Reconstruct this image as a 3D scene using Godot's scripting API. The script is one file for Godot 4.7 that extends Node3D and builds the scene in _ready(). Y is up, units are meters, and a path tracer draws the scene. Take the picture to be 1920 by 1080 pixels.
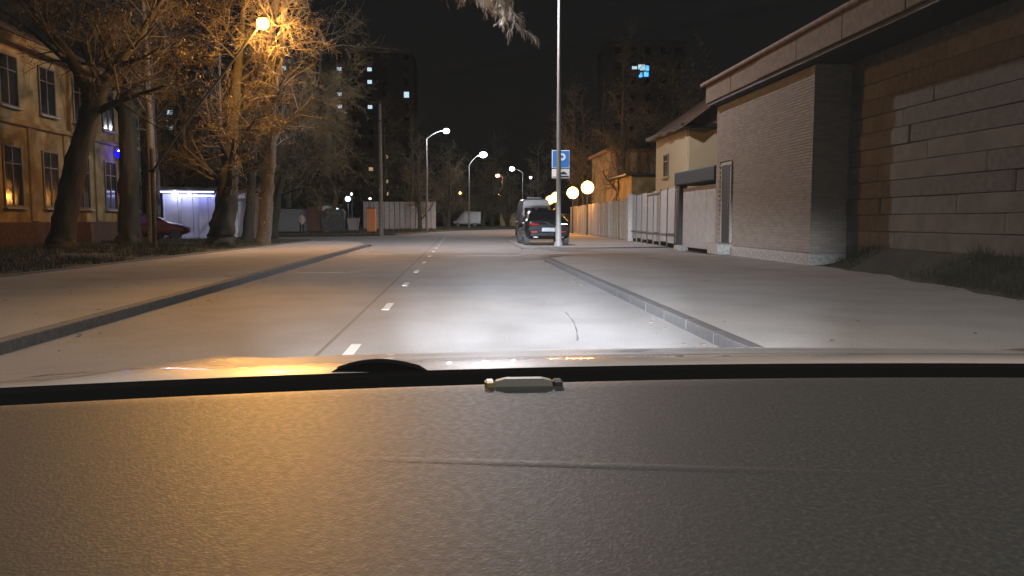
extends Node3D
# A street at night seen over the dashboard of a car. Metres, y up; the road runs towards -z, the camera stands at x = 0, z = 0.

class Geo:
	var v := PackedVector3Array()
	var n := PackedVector3Array()
	var c := PackedColorArray()

	func tri3(a: Vector3, b: Vector3, d: Vector3, na: Vector3, nb: Vector3, nd: Vector3) -> void:
		v.append(a); v.append(d); v.append(b)
		n.append(na); n.append(nd); n.append(nb)

	func tri(a: Vector3, b: Vector3, d: Vector3) -> void:
		var m := (b - a).cross(d - a).normalized()
		tri3(a, b, d, m, m, m)

	func quad(a: Vector3, b: Vector3, d: Vector3, e: Vector3) -> void:   # counter-clockwise seen from outside
		tri(a, b, d)
		tri(a, d, e)

	func box(o: Vector3, s: Vector3, bevel := 0.0, t := Basis()) -> Geo:   # a chamfered block
		var h := s / 2.0
		var k := minf(bevel, minf(h.x, minf(h.y, h.z)) * 0.9)
		for axis in 3:
			for sg in [-1.0, 1.0]:
				var e0 := Vector3.ZERO
				var e1 := Vector3.ZERO
				var e2 := Vector3.ZERO
				e0[axis] = sg
				e1[(axis + 1) % 3] = 1.0
				e2[(axis + 2) % 3] = sg
				var a := h[axis]
				var p := h[(axis + 1) % 3] - k
				var q := h[(axis + 2) % 3] - k
				quad(o + t * (e0 * a - e1 * p - e2 * q), o + t * (e0 * a + e1 * p - e2 * q), o + t * (e0 * a + e1 * p + e2 * q), o + t * (e0 * a - e1 * p + e2 * q))
		if k > 0.0:
			for axis in 3:
				var i := (axis + 1) % 3
				var j := (axis + 2) % 3
				for si in [-1.0, 1.0]:
					for sj in [-1.0, 1.0]:
						var f := func(al: float, inner: bool) -> Vector3:
							var w := Vector3.ZERO
							w[axis] = al * (h[axis] - k)
							w[i] = si * (h[i] - (0.0 if inner else k))
							w[j] = sj * (h[j] - (k if inner else 0.0))
							return o + t * w
						var flip: bool = si * sj < 0.0
						if flip:
							quad(f.call(-1.0, false), f.call(1.0, false), f.call(1.0, true), f.call(-1.0, true))
						else:
							quad(f.call(-1.0, true), f.call(1.0, true), f.call(1.0, false), f.call(-1.0, false))
			for sx in [-1.0, 1.0]:
				for sy in [-1.0, 1.0]:
					for sz in [-1.0, 1.0]:
						var a := o + t * Vector3(sx * h.x, sy * (h.y - k), sz * (h.z - k))
						var b := o + t * Vector3(sx * (h.x - k), sy * h.y, sz * (h.z - k))
						var d := o + t * Vector3(sx * (h.x - k), sy * (h.y - k), sz * h.z)
						if sx * sy * sz > 0.0:
							tri(a, b, d)
						else:
							tri(a, d, b)
		return self

	func tube(p: PackedVector3Array, r: PackedFloat32Array, sides := 8, cap := true) -> Geo:
		var side := Vector3.RIGHT
		var rings := []
		for i in p.size():
			var d := (p[mini(i + 1, p.size() - 1)] - p[maxi(i - 1, 0)]).normalized()
			side = (side - d * side.dot(d))
			if side.length() < 0.01:
				side = d.cross(Vector3.FORWARD)
			side = side.normalized()
			var other := d.cross(side)
			var ring := PackedVector3Array()
			for k in sides:
				var a := TAU * k / sides
				ring.append(side * cos(a) + other * sin(a))
			rings.append(ring)
		for i in p.size() - 1:
			for k in sides:
				var l := (k + 1) % sides
				var a: Vector3 = rings[i][k]
				var b: Vector3 = rings[i][l]
				var d: Vector3 = rings[i + 1][l]
				var e: Vector3 = rings[i + 1][k]
				tri3(p[i] + a * r[i], p[i] + b * r[i], p[i + 1] + d * r[i + 1], a, b, d)
				tri3(p[i] + a * r[i], p[i + 1] + d * r[i + 1], p[i + 1] + e * r[i + 1], a, d, e)
		if cap:
			for k in sides:
				var l := (k + 1) % sides
				var z := p.size() - 1
				tri(p[0], p[0] + rings[0][l] * r[0], p[0] + rings[0][k] * r[0])
				tri(p[z], p[z] + rings[z][k] * r[z], p[z] + rings[z][l] * r[z])
		return self

	func twig(a: Vector3, b: Vector3, ra: float, rb: float) -> void:       # a three-sided stick
		var d := (b - a).normalized()
		var s := d.cross(Vector3(0.31, 0.2, 0.93)).normalized()
		var o := d.cross(s)
		var k := [s, s * -0.5 + o * 0.866, s * -0.5 - o * 0.866]
		for i in 3:
			var x: Vector3 = k[i]
			var y: Vector3 = k[(i + 1) % 3]
			tri3(a + x * ra, a + y * ra, b + y * rb, x, y, y)
			tri3(a + x * ra, b + y * rb, b + x * rb, x, y, x)

	func sheet(rows: Array, flip := false) -> Geo:                         # a smooth surface through rows of points
		var w: int = rows[0].size()
		var nn := []
		for i in rows.size():
			var line := PackedVector3Array()
			for j in w:
				var du: Vector3 = rows[i][mini(j + 1, w - 1)] - rows[i][maxi(j - 1, 0)]
				var dv: Vector3 = rows[mini(i + 1, rows.size() - 1)][j] - rows[maxi(i - 1, 0)][j]
				line.append(du.cross(dv).normalized() * (-1.0 if flip else 1.0))
			nn.append(line)
		for i in rows.size() - 1:
			for j in w - 1:
				var a: Vector3 = rows[i][j]
				var b: Vector3 = rows[i][j + 1]
				var d: Vector3 = rows[i + 1][j + 1]
				var e: Vector3 = rows[i + 1][j]
				if flip:
					tri3(a, d, b, nn[i][j], nn[i + 1][j + 1], nn[i][j + 1])
					tri3(a, e, d, nn[i][j], nn[i + 1][j], nn[i + 1][j + 1])
				else:
					tri3(a, b, d, nn[i][j], nn[i][j + 1], nn[i + 1][j + 1])
					tri3(a, d, e, nn[i][j], nn[i + 1][j + 1], nn[i + 1][j])
		return self

	func slab(poly: PackedVector2Array, y0: float, y1: float) -> Geo:      # a flat plate: polygon of (x, z)
		if Geometry2D.is_polygon_clockwise(poly):
			poly.reverse()
		var t := Geometry2D.triangulate_polygon(poly)
		for i in range(0, t.size(), 3):
			var a := Vector3(poly[t[i]].x, y1, poly[t[i]].y)
			var b := Vector3(poly[t[i + 1]].x, y1, poly[t[i + 1]].y)
			var d := Vector3(poly[t[i + 2]].x, y1, poly[t[i + 2]].y)
			if (b - a).cross(d - a).y < 0.0:
				tri(a, d, b)
			else:
				tri(a, b, d)
		if y1 > y0:
			for i in poly.size():
				var p := poly[i]
				var q := poly[(i + 1) % poly.size()]
				quad(Vector3(q.x, y0, q.y), Vector3(p.x, y0, p.y), Vector3(p.x, y1, p.y), Vector3(q.x, y1, q.y))
		return self

	func extrude(poly: PackedVector2Array, t: Transform3D, depth: float) -> Geo:   # polygon in x, y of t, thickness along its z
		var k := Geometry2D.triangulate_polygon(poly)
		for i in range(0, k.size(), 3):
			var a := poly[k[i]]
			var b := poly[k[i + 1]]
			var d := poly[k[i + 2]]
			if (b - a).cross(d - a) < 0.0:
				var e := b
				b = d
				d = e
			tri(t * Vector3(a.x, a.y, depth), t * Vector3(b.x, b.y, depth), t * Vector3(d.x, d.y, depth))
			tri(t * Vector3(a.x, a.y, 0), t * Vector3(d.x, d.y, 0), t * Vector3(b.x, b.y, 0))
		var cw := Geometry2D.is_polygon_clockwise(poly)
		for i in poly.size():
			var p := poly[i]
			var q := poly[(i + 1) % poly.size()]
			if cw:
				var e := p
				p = q
				q = e
			quad(t * Vector3(p.x, p.y, 0), t * Vector3(q.x, q.y, 0), t * Vector3(q.x, q.y, depth), t * Vector3(p.x, p.y, depth))
		return self

	func mesh() -> ArrayMesh:
		var a := []
		a.resize(Mesh.ARRAY_MAX)
		a[Mesh.ARRAY_VERTEX] = v
		a[Mesh.ARRAY_NORMAL] = n
		if c.size() == v.size():
			a[Mesh.ARRAY_COLOR] = c
		var m := ArrayMesh.new()
		m.add_surface_from_arrays(Mesh.PRIMITIVE_TRIANGLES, a)
		return m

var M := {}
var taken := {}
var rng := RandomNumberGenerator.new()

# ---------------------------------------------------------------- helpers
func numbered(called: String) -> String:
	taken[called] = taken.get(called, -1) + 1
	return called if taken[called] == 0 else "%s_%03d" % [called, taken[called]]

func obj(called: String, what, m: Material, parent: Node = self) -> MeshInstance3D:
	var o := MeshInstance3D.new()
	o.name = numbered(called) if parent == self else called
	o.mesh = what.mesh() if what is Geo else what
	o.material_override = m
	parent.add_child(o, true)
	return o

func tag(o: Node, label: String, category: String, group := "") -> Node:
	o.set_meta("label", label)
	o.set_meta("category", category)
	if group:
		o.set_meta("group", group)
	return o

func thing(called: String, label: String, category: String, at := Vector3.ZERO, turn := 0.0, group := "") -> Node3D:
	var o := Node3D.new()
	o.name = numbered(called)
	add_child(o)
	o.position = at
	o.rotation.y = turn
	tag(o, label, category, group)
	return o

func structure(called: String, what, m: Material) -> MeshInstance3D:
	var o := obj(called, what, m)
	o.set_meta("kind", "structure")
	return o

func copy_of(root: Node3D, at: Vector3, turn: float, size: float, label: String) -> Node3D:
	var o: Node3D = root.duplicate()
	o.name = numbered(String(root.name).trim_suffix("_" + String(root.name).get_slice("_", String(root.name).get_slice_count("_") - 1)) if String(root.name)[-1].is_valid_int() else String(root.name))
	add_child(o)
	o.position = at
	o.rotation.y = turn
	o.scale = Vector3.ONE * size
	o.set_meta("label", label)
	return o

func lin(r: float, g: float, b: float) -> Color:
	return Color(r, g, b).linear_to_srgb()

func paint(called: String, r: float, g: float, b: float, rough := 0.8, metal := 0.0) -> StandardMaterial3D:
	var m := StandardMaterial3D.new()
	m.resource_name = called
	m.albedo_color = lin(r, g, b)
	m.roughness = rough
	m.metallic = metal
	M[called] = m
	return m

func noise(kind: int, freq: float, octaves: int, sd: int) -> FastNoiseLite:
	var f := FastNoiseLite.new()
	f.noise_type = kind
	f.frequency = freq
	f.fractal_octaves = octaves
	f.seed = sd
	return f

func noise_image(f: FastNoiseLite, stops: Array, size := 512) -> NoiseTexture2D:
	var t := NoiseTexture2D.new()
	t.width = size
	t.height = size
	t.seamless = true
	t.seamless_blend_skirt = 0.2
	t.noise = f
	if stops:
		var g := Gradient.new()
		g.offsets = PackedFloat32Array()
		g.colors = PackedColorArray()
		var offs := PackedFloat32Array()
		var cols := PackedColorArray()
		for s in stops:
			offs.append(s[0])
			cols.append(lin(s[1], s[2], s[3]))
		g.offsets = offs
		g.colors = cols
		t.color_ramp = g
	return t

func grained(called: String, stops: Array, freq: float, per_metre: float, rough := 0.9, relief := 0.0, relief_freq := 0.06, relief_metre := 0.0, sd := 1) -> StandardMaterial3D:
	# mottled colour laid by world position, with an optional relief of so many centimetres
	var m := StandardMaterial3D.new()
	m.resource_name = called
	m.roughness = rough
	m.albedo_texture = noise_image(noise(FastNoiseLite.TYPE_SIMPLEX_SMOOTH, freq, 5, sd), stops)
	m.uv1_triplanar = true
	m.uv1_world_triplanar = true
	m.uv1_scale = Vector3.ONE * per_metre
	if relief > 0.0:
		m.heightmap_enabled = true
		m.heightmap_scale = relief
		m.heightmap_texture = noise_image(noise(FastNoiseLite.TYPE_SIMPLEX_SMOOTH, relief_freq, 4, sd + 7), [])
	M[called] = m
	return m

func glow(called: String, c: Color, energy: float) -> StandardMaterial3D:
	var m := StandardMaterial3D.new()
	m.resource_name = called
	m.albedo_color = c
	m.emission_enabled = true
	m.emission = c
	m.emission_energy_multiplier = energy
	M[called] = m
	return m

func omni(parent: Node, at: Vector3, c: Color, energy: float, size := 0.1) -> void:
	var l := OmniLight3D.new()
	l.name = "lamp_light"
	l.light_color = c
	l.light_energy = energy
	l.omni_range = 150.0
	l.omni_attenuation = 2.0
	l.light_size = size
	l.shadow_enabled = true
	parent.add_child(l, true)
	l.position = at

func ball(radius: float, tall := 0.0) -> SphereMesh:
	var s := SphereMesh.new()
	s.radius = radius
	s.height = tall if tall > 0.0 else radius * 2.0
	s.radial_segments = 20
	s.rings = 10
	return s

func pts(flat: Array) -> PackedVector3Array:
	var p := PackedVector3Array()
	for a in flat:
		p.append(Vector3(a[0], a[1], a[2]))
	return p

# ---------------------------------------------------------------- camera, sky, materials
func view() -> void:
	var cam := Camera3D.new()
	cam.name = "camera"
	cam.fov = 39.6
	cam.near = 0.05
	cam.far = 1500.0
	add_child(cam)
	cam.position = Vector3(0, 1.25, 0)
	cam.rotation_degrees = Vector3(-4.877, -3.7245, 0)
	cam.current = true
	var e := Environment.new()
	e.background_mode = Environment.BG_SKY
	e.sky = Sky.new()
	var s := ProceduralSkyMaterial.new()
	s.sky_top_color = lin(0.0042, 0.0042, 0.0048)
	s.sky_horizon_color = lin(0.0072, 0.0066, 0.0062)
	s.ground_horizon_color = lin(0.0060, 0.0050, 0.0040)
	s.ground_bottom_color = lin(0.002, 0.002, 0.002)
	s.sky_curve = 0.12
	e.sky.sky_material = s
	e.tonemap_mode = Environment.TONE_MAPPER_LINEAR
	e.tonemap_exposure = 1.0
	e.sdfgi_enabled = true
	e.ssao_enabled = true
	e.ssil_enabled = true
	var w := WorldEnvironment.new()
	w.name = "environment"
	w.environment = e
	add_child(w)

func materials() -> void:
	for a in [["asphalt", 0.19, 0.187, 0.183, 65], ["pavement", 0.225, 0.217, 0.205, 66]]:
		var lay := grained(a[0], [[0.2, a[1] * 0.82, a[2] * 0.82, a[3] * 0.82], [0.5, a[1], a[2], a[3]], [0.8, a[1] * 1.2, a[2] * 1.2, a[3] * 1.2]], 0.13, 0.5, 0.85, 0.0, 0.1, 0.0, a[4])
		lay.detail_enabled = true                             # worn and dirty patches over the grit
		lay.detail_blend_mode = BaseMaterial3D.BLEND_MODE_MUL
		lay.detail_albedo = noise_image(noise(FastNoiseLite.TYPE_SIMPLEX_SMOOTH, 0.02, 4, a[4] + 5), [[0.2, 0.82, 0.82, 0.82], [0.5, 0.93, 0.93, 0.925], [0.8, 1.0, 1.0, 1.0]])
		lay.detail_uv_layer = BaseMaterial3D.DETAIL_UV_2
		lay.uv2_triplanar = true
		lay.uv2_world_triplanar = true
		lay.uv2_scale = Vector3.ONE * 0.07
	grained("kerb_stone", [[0.2, 0.034, 0.034, 0.035], [0.8, 0.05, 0.05, 0.051]], 0.02, 0.8, 0.85, 0.2, 0.2, 0.0, 8)  # right kerbs: colour darkened to hold down the headlight glare
	grained("kerb_lightened", [[0.2, 0.08, 0.077, 0.073], [0.8, 0.12, 0.116, 0.11]], 0.02, 0.8, 0.9, 0.2, 0.2, 0.0, 9)  # left kerbs: same stone, colour lightened to make up for weaker light
	grained("soil", [[0.2, 0.012, 0.010, 0.006], [0.55, 0.026, 0.021, 0.013], [0.8, 0.032, 0.034, 0.014]], 0.02, 0.25, 1.0, 2.0, 0.1, 0.0, 11)
	grained("plaster", [[0.2, 0.12, 0.082, 0.03], [0.5, 0.19, 0.133, 0.05], [0.8, 0.25, 0.18, 0.075]], 0.012, 0.13, 0.95, 0.6, 0.1, 0.0, 14)
	grained("brick_red", [[0.2, 0.04, 0.02, 0.012], [0.8, 0.075, 0.036, 0.02]], 0.02, 0.4, 0.95, 0.8, 0.12, 0.0, 17)
	grained("pale_brick", [[0.15, 0.16, 0.14, 0.115], [0.5, 0.22, 0.195, 0.16], [0.85, 0.27, 0.24, 0.20]], 0.012, 0.2, 0.95, 0.15, 0.2, 0.0, 21)
	grained("mortar", [[0.2, 0.15, 0.133, 0.112], [0.8, 0.19, 0.17, 0.144]], 0.05, 0.5, 1.0, 0.4, 0.2, 0.0, 22)
	grained("slab_stone", [[0.15, 0.09, 0.078, 0.065], [0.5, 0.115, 0.10, 0.084], [0.85, 0.14, 0.123, 0.104]], 0.012, 0.2, 0.95, 0.6, 0.12, 0.0, 25)
	grained("slab_dull", [[0.2, 0.08, 0.07, 0.06], [0.8, 0.115, 0.10, 0.087]], 0.03, 0.3, 0.95, 0.6, 0.12, 0.0, 26)
	grained("slab_grey", [[0.2, 0.095, 0.087, 0.076], [0.8, 0.135, 0.122, 0.107]], 0.025, 0.25, 0.95, 0.6, 0.12, 0.0, 27)
	grained("fascia_board", [[0.2, 0.10, 0.07, 0.04], [0.8, 0.15, 0.105, 0.06]], 0.016, 0.4, 0.9, 0.4, 0.15, 0.0, 28)
	grained("grey_sheet", [[0.2, 0.235, 0.232, 0.225], [0.5, 0.26, 0.256, 0.248], [0.8, 0.285, 0.28, 0.271]], 0.01, 0.4, 0.7, 0.05, 0.1, 0.0, 31)
	grained("fence_wood", [[0.2, 0.17, 0.14, 0.10], [0.8, 0.31, 0.26, 0.19]], 0.02, 0.7, 0.9, 0.3, 0.2, 0.0, 33)
	grained("bark_dark", [[0.2, 0.02, 0.018, 0.012], [0.8, 0.055, 0.048, 0.03]], 0.03, 0.9, 1.0, 2.2, 0.12, 0.0, 36)
	grained("bark_pale", [[0.3, 0.04, 0.035, 0.028], [0.45, 0.13, 0.12, 0.10], [0.8, 0.24, 0.22, 0.19]], 0.03, 1.2, 0.95, 1.0, 0.12, 0.0, 39)
	grained("bark_mid", [[0.2, 0.05, 0.042, 0.03], [0.8, 0.14, 0.12, 0.085]], 0.03, 0.9, 1.0, 1.5, 0.12, 0.0, 38)
	grained("concrete", [[0.2, 0.20, 0.195, 0.185], [0.8, 0.32, 0.31, 0.29]], 0.02, 0.8, 0.9, 0.3, 0.2, 0.0, 42)
	grained("rust_roof", [[0.2, 0.10, 0.05, 0.03], [0.8, 0.2, 0.11, 0.06]], 0.02, 0.4, 0.8, 0.3, 0.2, 0.0, 44)
	paint("twig", 0.065, 0.05, 0.03, 0.9)
	paint("twig_ochre", 0.13, 0.10, 0.05, 0.9)
	paint("grass_leaf", 0.035, 0.042, 0.014, 0.9)
	paint("twig_pale", 0.12, 0.10, 0.075, 0.9)
	var leaf := paint("bud_leaf", 0.10, 0.075, 0.03, 0.8)
	leaf.backlight_enabled = true
	leaf.backlight = lin(0.05, 0.05, 0.01)
	paint("road_white", 0.5, 0.5, 0.48, 0.8)
	paint("tar", 0.07, 0.068, 0.066, 0.8)
	paint("pole_metal", 0.14, 0.135, 0.13, 0.6)
	paint("post_grey", 0.10, 0.098, 0.094, 0.7)
	paint("dark_metal", 0.035, 0.035, 0.036, 0.5, 0.4)
	paint("black", 0.012, 0.012, 0.012, 0.7)
	paint("matt_black", 0.004, 0.004, 0.004, 1.0).metallic_specular = 0.0
	paint("rubber", 0.02, 0.02, 0.02, 0.85)
	paint("chrome", 0.6, 0.6, 0.6, 0.15, 1.0)
	paint("white", 0.85, 0.85, 0.84, 0.5)
	paint("van_white", 0.15, 0.147, 0.14, 0.35)
	paint("sign_blue", 0.0, 0.19, 0.62, 0.4)
	paint("tail_red", 0.2, 0.005, 0.006, 0.15)
	paint("plate", 0.055, 0.061, 0.07, 0.4)
	paint("house_wall_warm", 0.46, 0.38, 0.24, 0.9)
	paint("tower_wall", 0.05, 0.045, 0.041, 0.9)
	paint("kiosk_wall", 0.15, 0.14, 0.13, 0.9)
	paint("orange_paint", 0.55, 0.20, 0.05, 0.6)
	paint("brown_paint", 0.13, 0.055, 0.03, 0.7)
	paint("bin_dark", 0.03, 0.035, 0.04, 0.6)
	paint("bin_grey", 0.20, 0.20, 0.19, 0.6)
	paint("kiosk_panel", 0.62, 0.62, 0.66, 0.5)
	paint("red_paint", 0.09, 0.014, 0.011, 0.3)
	paint("window_frame", 0.10, 0.08, 0.055, 0.6)
	var g := paint("dark_glass", 0.012, 0.013, 0.015, 0.08)
	g.metallic_specular = 0.6
	for a in [["car_black", 0.004, 0.004, 0.005, 0.3], ["bonnet_paint", 0.34, 0.30, 0.27, 0.4]]:
		var p := paint(a[0], a[1], a[2], a[3], a[4])
		p.metallic = 0.4 if a[1] > 0.1 else 0.0
		p.metallic_specular = 0.5 if a[1] > 0.1 else 0.15
		p.clearcoat_enabled = true
		p.clearcoat = 1.0
		p.clearcoat_roughness = 0.03
	var d := grained("dash_plastic", [[0.25, 0.005, 0.0052, 0.0046], [0.5, 0.008, 0.0083, 0.0072], [0.72, 0.012, 0.0123, 0.0106], [0.86, 0.022, 0.0222, 0.0195]], 0.09, 4.0, 1.0, 0.0, 0.0, 0.0, 50)
	d.roughness_texture = noise_image(noise(FastNoiseLite.TYPE_SIMPLEX_SMOOTH, 0.05, 3, 53), [[0.0, 0.2, 0.2, 0.2], [1.0, 0.5, 0.5, 0.5]], 512)
	d.metallic_specular = 0.2
	d.clearcoat_enabled = true
	d.clearcoat = 0.62
	d.clearcoat_roughness = 0.62
	d.heightmap_enabled = true
	d.heightmap_scale = 0.045
	d.heightmap_texture = noise_image(noise(FastNoiseLite.TYPE_CELLULAR, 0.09, 2, 51), [], 1024)
	var w := paint("windscreen_glass", 0.9, 0.95, 0.93, 0.0)
	w.transparency = BaseMaterial3D.TRANSPARENCY_ALPHA
	w.albedo_color.a = 0.04
	glow("sodium_glow", Color(1.0, 0.62, 0.24), 26.0)
	glow("led_glow", Color(0.95, 0.97, 1.0), 22.0)
	glow("pink_glow", Color(1.0, 0.62, 0.5), 14.0)
	glow("globe_glow", Color(1.0, 0.74, 0.36), 20.0)
	glow("cold_glow", Color(0.62, 0.86, 1.0), 16.0)
	glow("strip_glow", Color(0.72, 0.75, 1.0), 9.0)
	glow("blue_glow", Color(0.02, 0.03, 1.0), 1.6)
	glow("window_cold", Color(0.80, 0.93, 1.0), 1.0)
	glow("window_blue", Color(0.35, 0.72, 1.0), 1.7)
	glow("window_warm", Color(1.0, 0.85, 0.6), 0.45)
	glow("headlight_glow", Color(0.9, 0.95, 1.0), 6.0)

# ---------------------------------------------------------------- ground, road, pavements
func xz(a: Array) -> PackedVector2Array:
	var p := PackedVector2Array()
	for k in a:
		p.append(Vector2(k[0], k[1]))
	return p

func kerb(parent: Node, a: Vector2, b: Vector2, top: float, wide: float, stones: Array) -> void:
	# kerb stones a metre long between two points (x, z), with real joints
	var d := b - a
	var n := maxi(1, roundi(d.length() / 1.0))
	var turn := atan2(-d.x, -d.y)
	for i in n:
		var p := a + d * ((i + 0.5) / n)
		var o := obj("stone", stones[rng.randi() % stones.size()], M.kerb_stone if a.x > 0.0 else M.kerb_lightened, parent)
		o.position = Vector3(p.x + rng.randf_range(-0.0008, 0.0008), top - 0.15, p.y)
		o.rotation.y = turn + rng.randf_range(-0.0008, 0.0008)
		o.scale = Vector3(wide / 0.16, 1, d.length() / n / 1.0)

func ground() -> void:
	structure("terrain", Geo.new().slab(xz([[-350, 60], [350, 60], [350, -520], [-350, -520]]), -0.05, -0.05), M.soil)
	var road := structure("road", Geo.new().slab(xz([
		[2.55, 40], [2.55, -24.2], [4.2, -25.6], [9.4, -26.0], [9.9, -45], [10.6, -75], [10.0, -80], [12, -90], [18, -98], [32, -104], [60, -107],
		[60, -124], [32, -121], [16, -116], [8.3, -110.7], [0.5, -94.5], [-3.24, -79], [-5.2, -66], [-7.5, -61.5], [-14, -59.5], [-40, -58.5],
		[-40, -51.5], [-13, -51.2], [-8, -49], [-5.6, -45], [-4.25, -39.6], [-4.25, 40]]), 0.0, 0.0), M.asphalt)
	for i in range(-1, 14):                                   # the broken centre line: a metre of paint, three of gap
		var z := -7.6 - 4.0 * i
		var o := obj("lane_dash", Geo.new().box(Vector3.ZERO, Vector3(0.10, 0.004, 0.85 + rng.randf_range(-0.08, 0.06))), M.road_white, road)
		o.position = Vector3(-1.045 + rng.randf_range(-0.01, 0.01), 0.004, z)
	var crack := PackedVector3Array()
	for k in 14:
		crack.append(Vector3(1.42 - 0.0013 * k * k + rng.randf_range(-0.005, 0.005), 0.0, -10.7 + k * 0.2))
	var rr := PackedFloat32Array()
	for k in 14:
		rr.append(0.007 + 0.004 * sin(k * 1.7))
	obj("paving_joint", Geo.new().box(Vector3(-1.33, 0.0, -25.0), Vector3(0.035, 0.006, 60.0)), M.tar, road)
	obj("tar_seam", Geo.new().tube(crack, rr, 5), M.tar, road)
	var patch_stone := grained("patch", [[0.2, 0.15, 0.147, 0.143], [0.8, 0.165, 0.162, 0.157]], 0.03, 0.3, 0.85, 0.15, 0.25, 0.0, 61)
	for q in [[-3.2, -20.5, 1.5, 2.6], [0.9, -29.0, 2.6, 2.2], [-2.6, -33.0, 2.0, 3.6], [3.3, -30.2, 2.4, 0.9]]:
		var poly := PackedVector2Array()
		for k in 16:
			var a := TAU * k / 16.0
			var e := Vector2(signf(cos(a)) * pow(absf(cos(a)), 0.35), signf(sin(a)) * pow(absf(sin(a)), 0.35))
			poly.append(Vector2(q[0] + e.x * q[2] / 2 + rng.randf_range(-0.06, 0.06), q[1] + e.y * q[3] / 2 + rng.randf_range(-0.06, 0.06)))
		obj("patch", Geo.new().slab(poly, 0.0, 0.004), patch_stone, road)
	# pavement on the right, up to the driveway, and beyond it
	var right := structure("pavement_right", Geo.new().slab(xz([[2.70, 40], [2.70, -23.6], [3.2, -24.7], [4.4, -25.4], [8.72, -25.8], [8.72, -19.6], [9.64, -19.4], [9.64, 40]]), -0.05, 0.12), M.pavement)
	var stones := []
	for k in 4:
		var g := Geo.new().box(Vector3.ZERO, Vector3(0.16, 0.3, 0.9995), 0.010)
		stones.append(g.mesh())
	kerb(right, Vector2(2.62, 3), Vector2(2.62, -23.6), 0.125, 0.15, stones)
	kerb(right, Vector2(2.62, -23.6), Vector2(3.14, -24.75), 0.122, 0.15, stones)
	kerb(right, Vector2(3.14, -24.75), Vector2(4.4, -25.45), 0.10, 0.15, stones)
	var far := structure("pavement_far", Geo.new().slab(xz([[2.7, -33.7], [9.35, -35.4], [9.9, -46], [10.6, -74], [6.6, -74], [6.2, -52], [5.7, -47], [2.7, -46]]), -0.05, 0.05), M.pavement)
	kerb(far, Vector2(2.6, -33.58), Vector2(9.3, -35.3), 0.062, 0.16, stones)
	# pavement on the left, its kerb and the verge behind
	var left := structure("pavement_left", Geo.new().slab(xz([[-4.40, 40], [-9.3, 40], [-9.15, -16], [-7.9, -44], [-6.6, -43.5], [-5.0, -41.0], [-4.40, -38]]), -0.05, 0.12), M.pavement)
	kerb(left, Vector2(-4.33, 2), Vector2(-4.33, -38), 0.125, 0.16, stones)
	kerb(left, Vector2(-4.33, -38), Vector2(-5.0, -41.1), 0.122, 0.16, stones)
	kerb(left, Vector2(-9.23, -2), Vector2(-9.08, -16), 0.16, 0.10, stones)
	kerb(left, Vector2(-9.08, -16), Vector2(-7.85, -44), 0.16, 0.10, stones)
	structure("verge_left", Geo.new().slab(xz([[-9.3, 40], [-60, 40], [-60, -49], [-13, -48.8], [-8.6, -46.5], [-7.9, -44], [-9.15, -16]]), -0.05, 0.13), M.soil)
	var bank := []                                             # a bank of soil rising to the slab wall
	for i in 7:
		var t := i / 6.0
		var line := PackedVector3Array()
		for k in 40:
			var z := lerpf(-19.36, -2.0, k / 39.0)
			var x0 := 8.72 - maxf(0.0, z + 16.5) * 0.145 + 0.12 * sin(z * 2.3) + 0.06 * sin(z * 5.9)
			var x := lerpf(minf(x0, 8.9), 9.62, t)
			line.append(Vector3(x, 0.115 + 0.50 * smoothstep(0.0, 1.0, t) * smoothstep(-19.6, -18.0, z) + 0.03 * sin(z * 4.1 + t * 5.0) * t, z))
		bank.append(line)
	structure("verge_right", Geo.new().sheet(bank), M.soil)
	var far_left := structure("verge_far", Geo.new().slab(xz([[-5.3, -66.4], [-3.34, -79.2], [0.4, -94.7], [8.2, -110.9], [16, -116.4], [32, -121.4], [32, -150], [-40, -150], [-40, -60], [-14, -60], [-7.5, -62]]), -0.05, 0.10), M.soil)
	kerb(far_left, Vector2(-5.25, -66), Vector2(-3.28, -79), 0.14, 0.16, stones)
	kerb(far_left, Vector2(-3.28, -79), Vector2(0.46, -94.5), 0.14, 0.16, stones)
	kerb(far_left, Vector2(0.46, -94.5), Vector2(8.26, -110.7), 0.14, 0.16, stones)
	var litter := MultiMesh.new()                             # dead leaves and grit along the kerbs
	litter.transform_format = MultiMesh.TRANSFORM_3D
	litter.mesh = Geo.new().box(Vector3.ZERO, Vector3(0.05, 0.004, 0.035)).mesh()
	var spots := []
	for k in 500:
		var near := absf(rng.randfn(0.0, 0.22))
		var z := rng.randf_range(-40.0, -5.0)
		var p := [Vector3(-4.2 + near, 0.006, z), Vector3(2.5 - near, 0.006, maxf(z, -24.0)), Vector3(rng.randf_range(2.8, 8.5), 0.125, maxf(z, -24.0)), Vector3(rng.randf_range(-8.9, -4.5), 0.125, maxf(z, -37.0)), Vector3(7.9 + near * 2.0 + (z + 12.0) * -0.1, 0.13, clampf(z, -18.0, -7.0))][k % 5] as Vector3
		spots.append(Transform3D(Basis(Vector3.UP, rng.randf() * TAU).rotated(Vector3.RIGHT, rng.randf_range(-0.2, 0.2)).scaled(Vector3.ONE * rng.randf_range(0.35, 1.0)), p))
	litter.instance_count = spots.size()
	for k in spots.size():
		litter.set_instance_transform(k, spots[k])
	var lo := MultiMeshInstance3D.new()
	lo.name = "leaf_litter"
	lo.multimesh = litter
	lo.material_override = paint("dead_leaf", 0.09, 0.065, 0.035, 0.9)
	add_child(lo)
	tag(lo, "dead leaves scattered along the kerbs and pavements", "leaves")
	lo.set_meta("kind", "stuff")
	# grass on the verges
	var blade := Geo.new()
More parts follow.
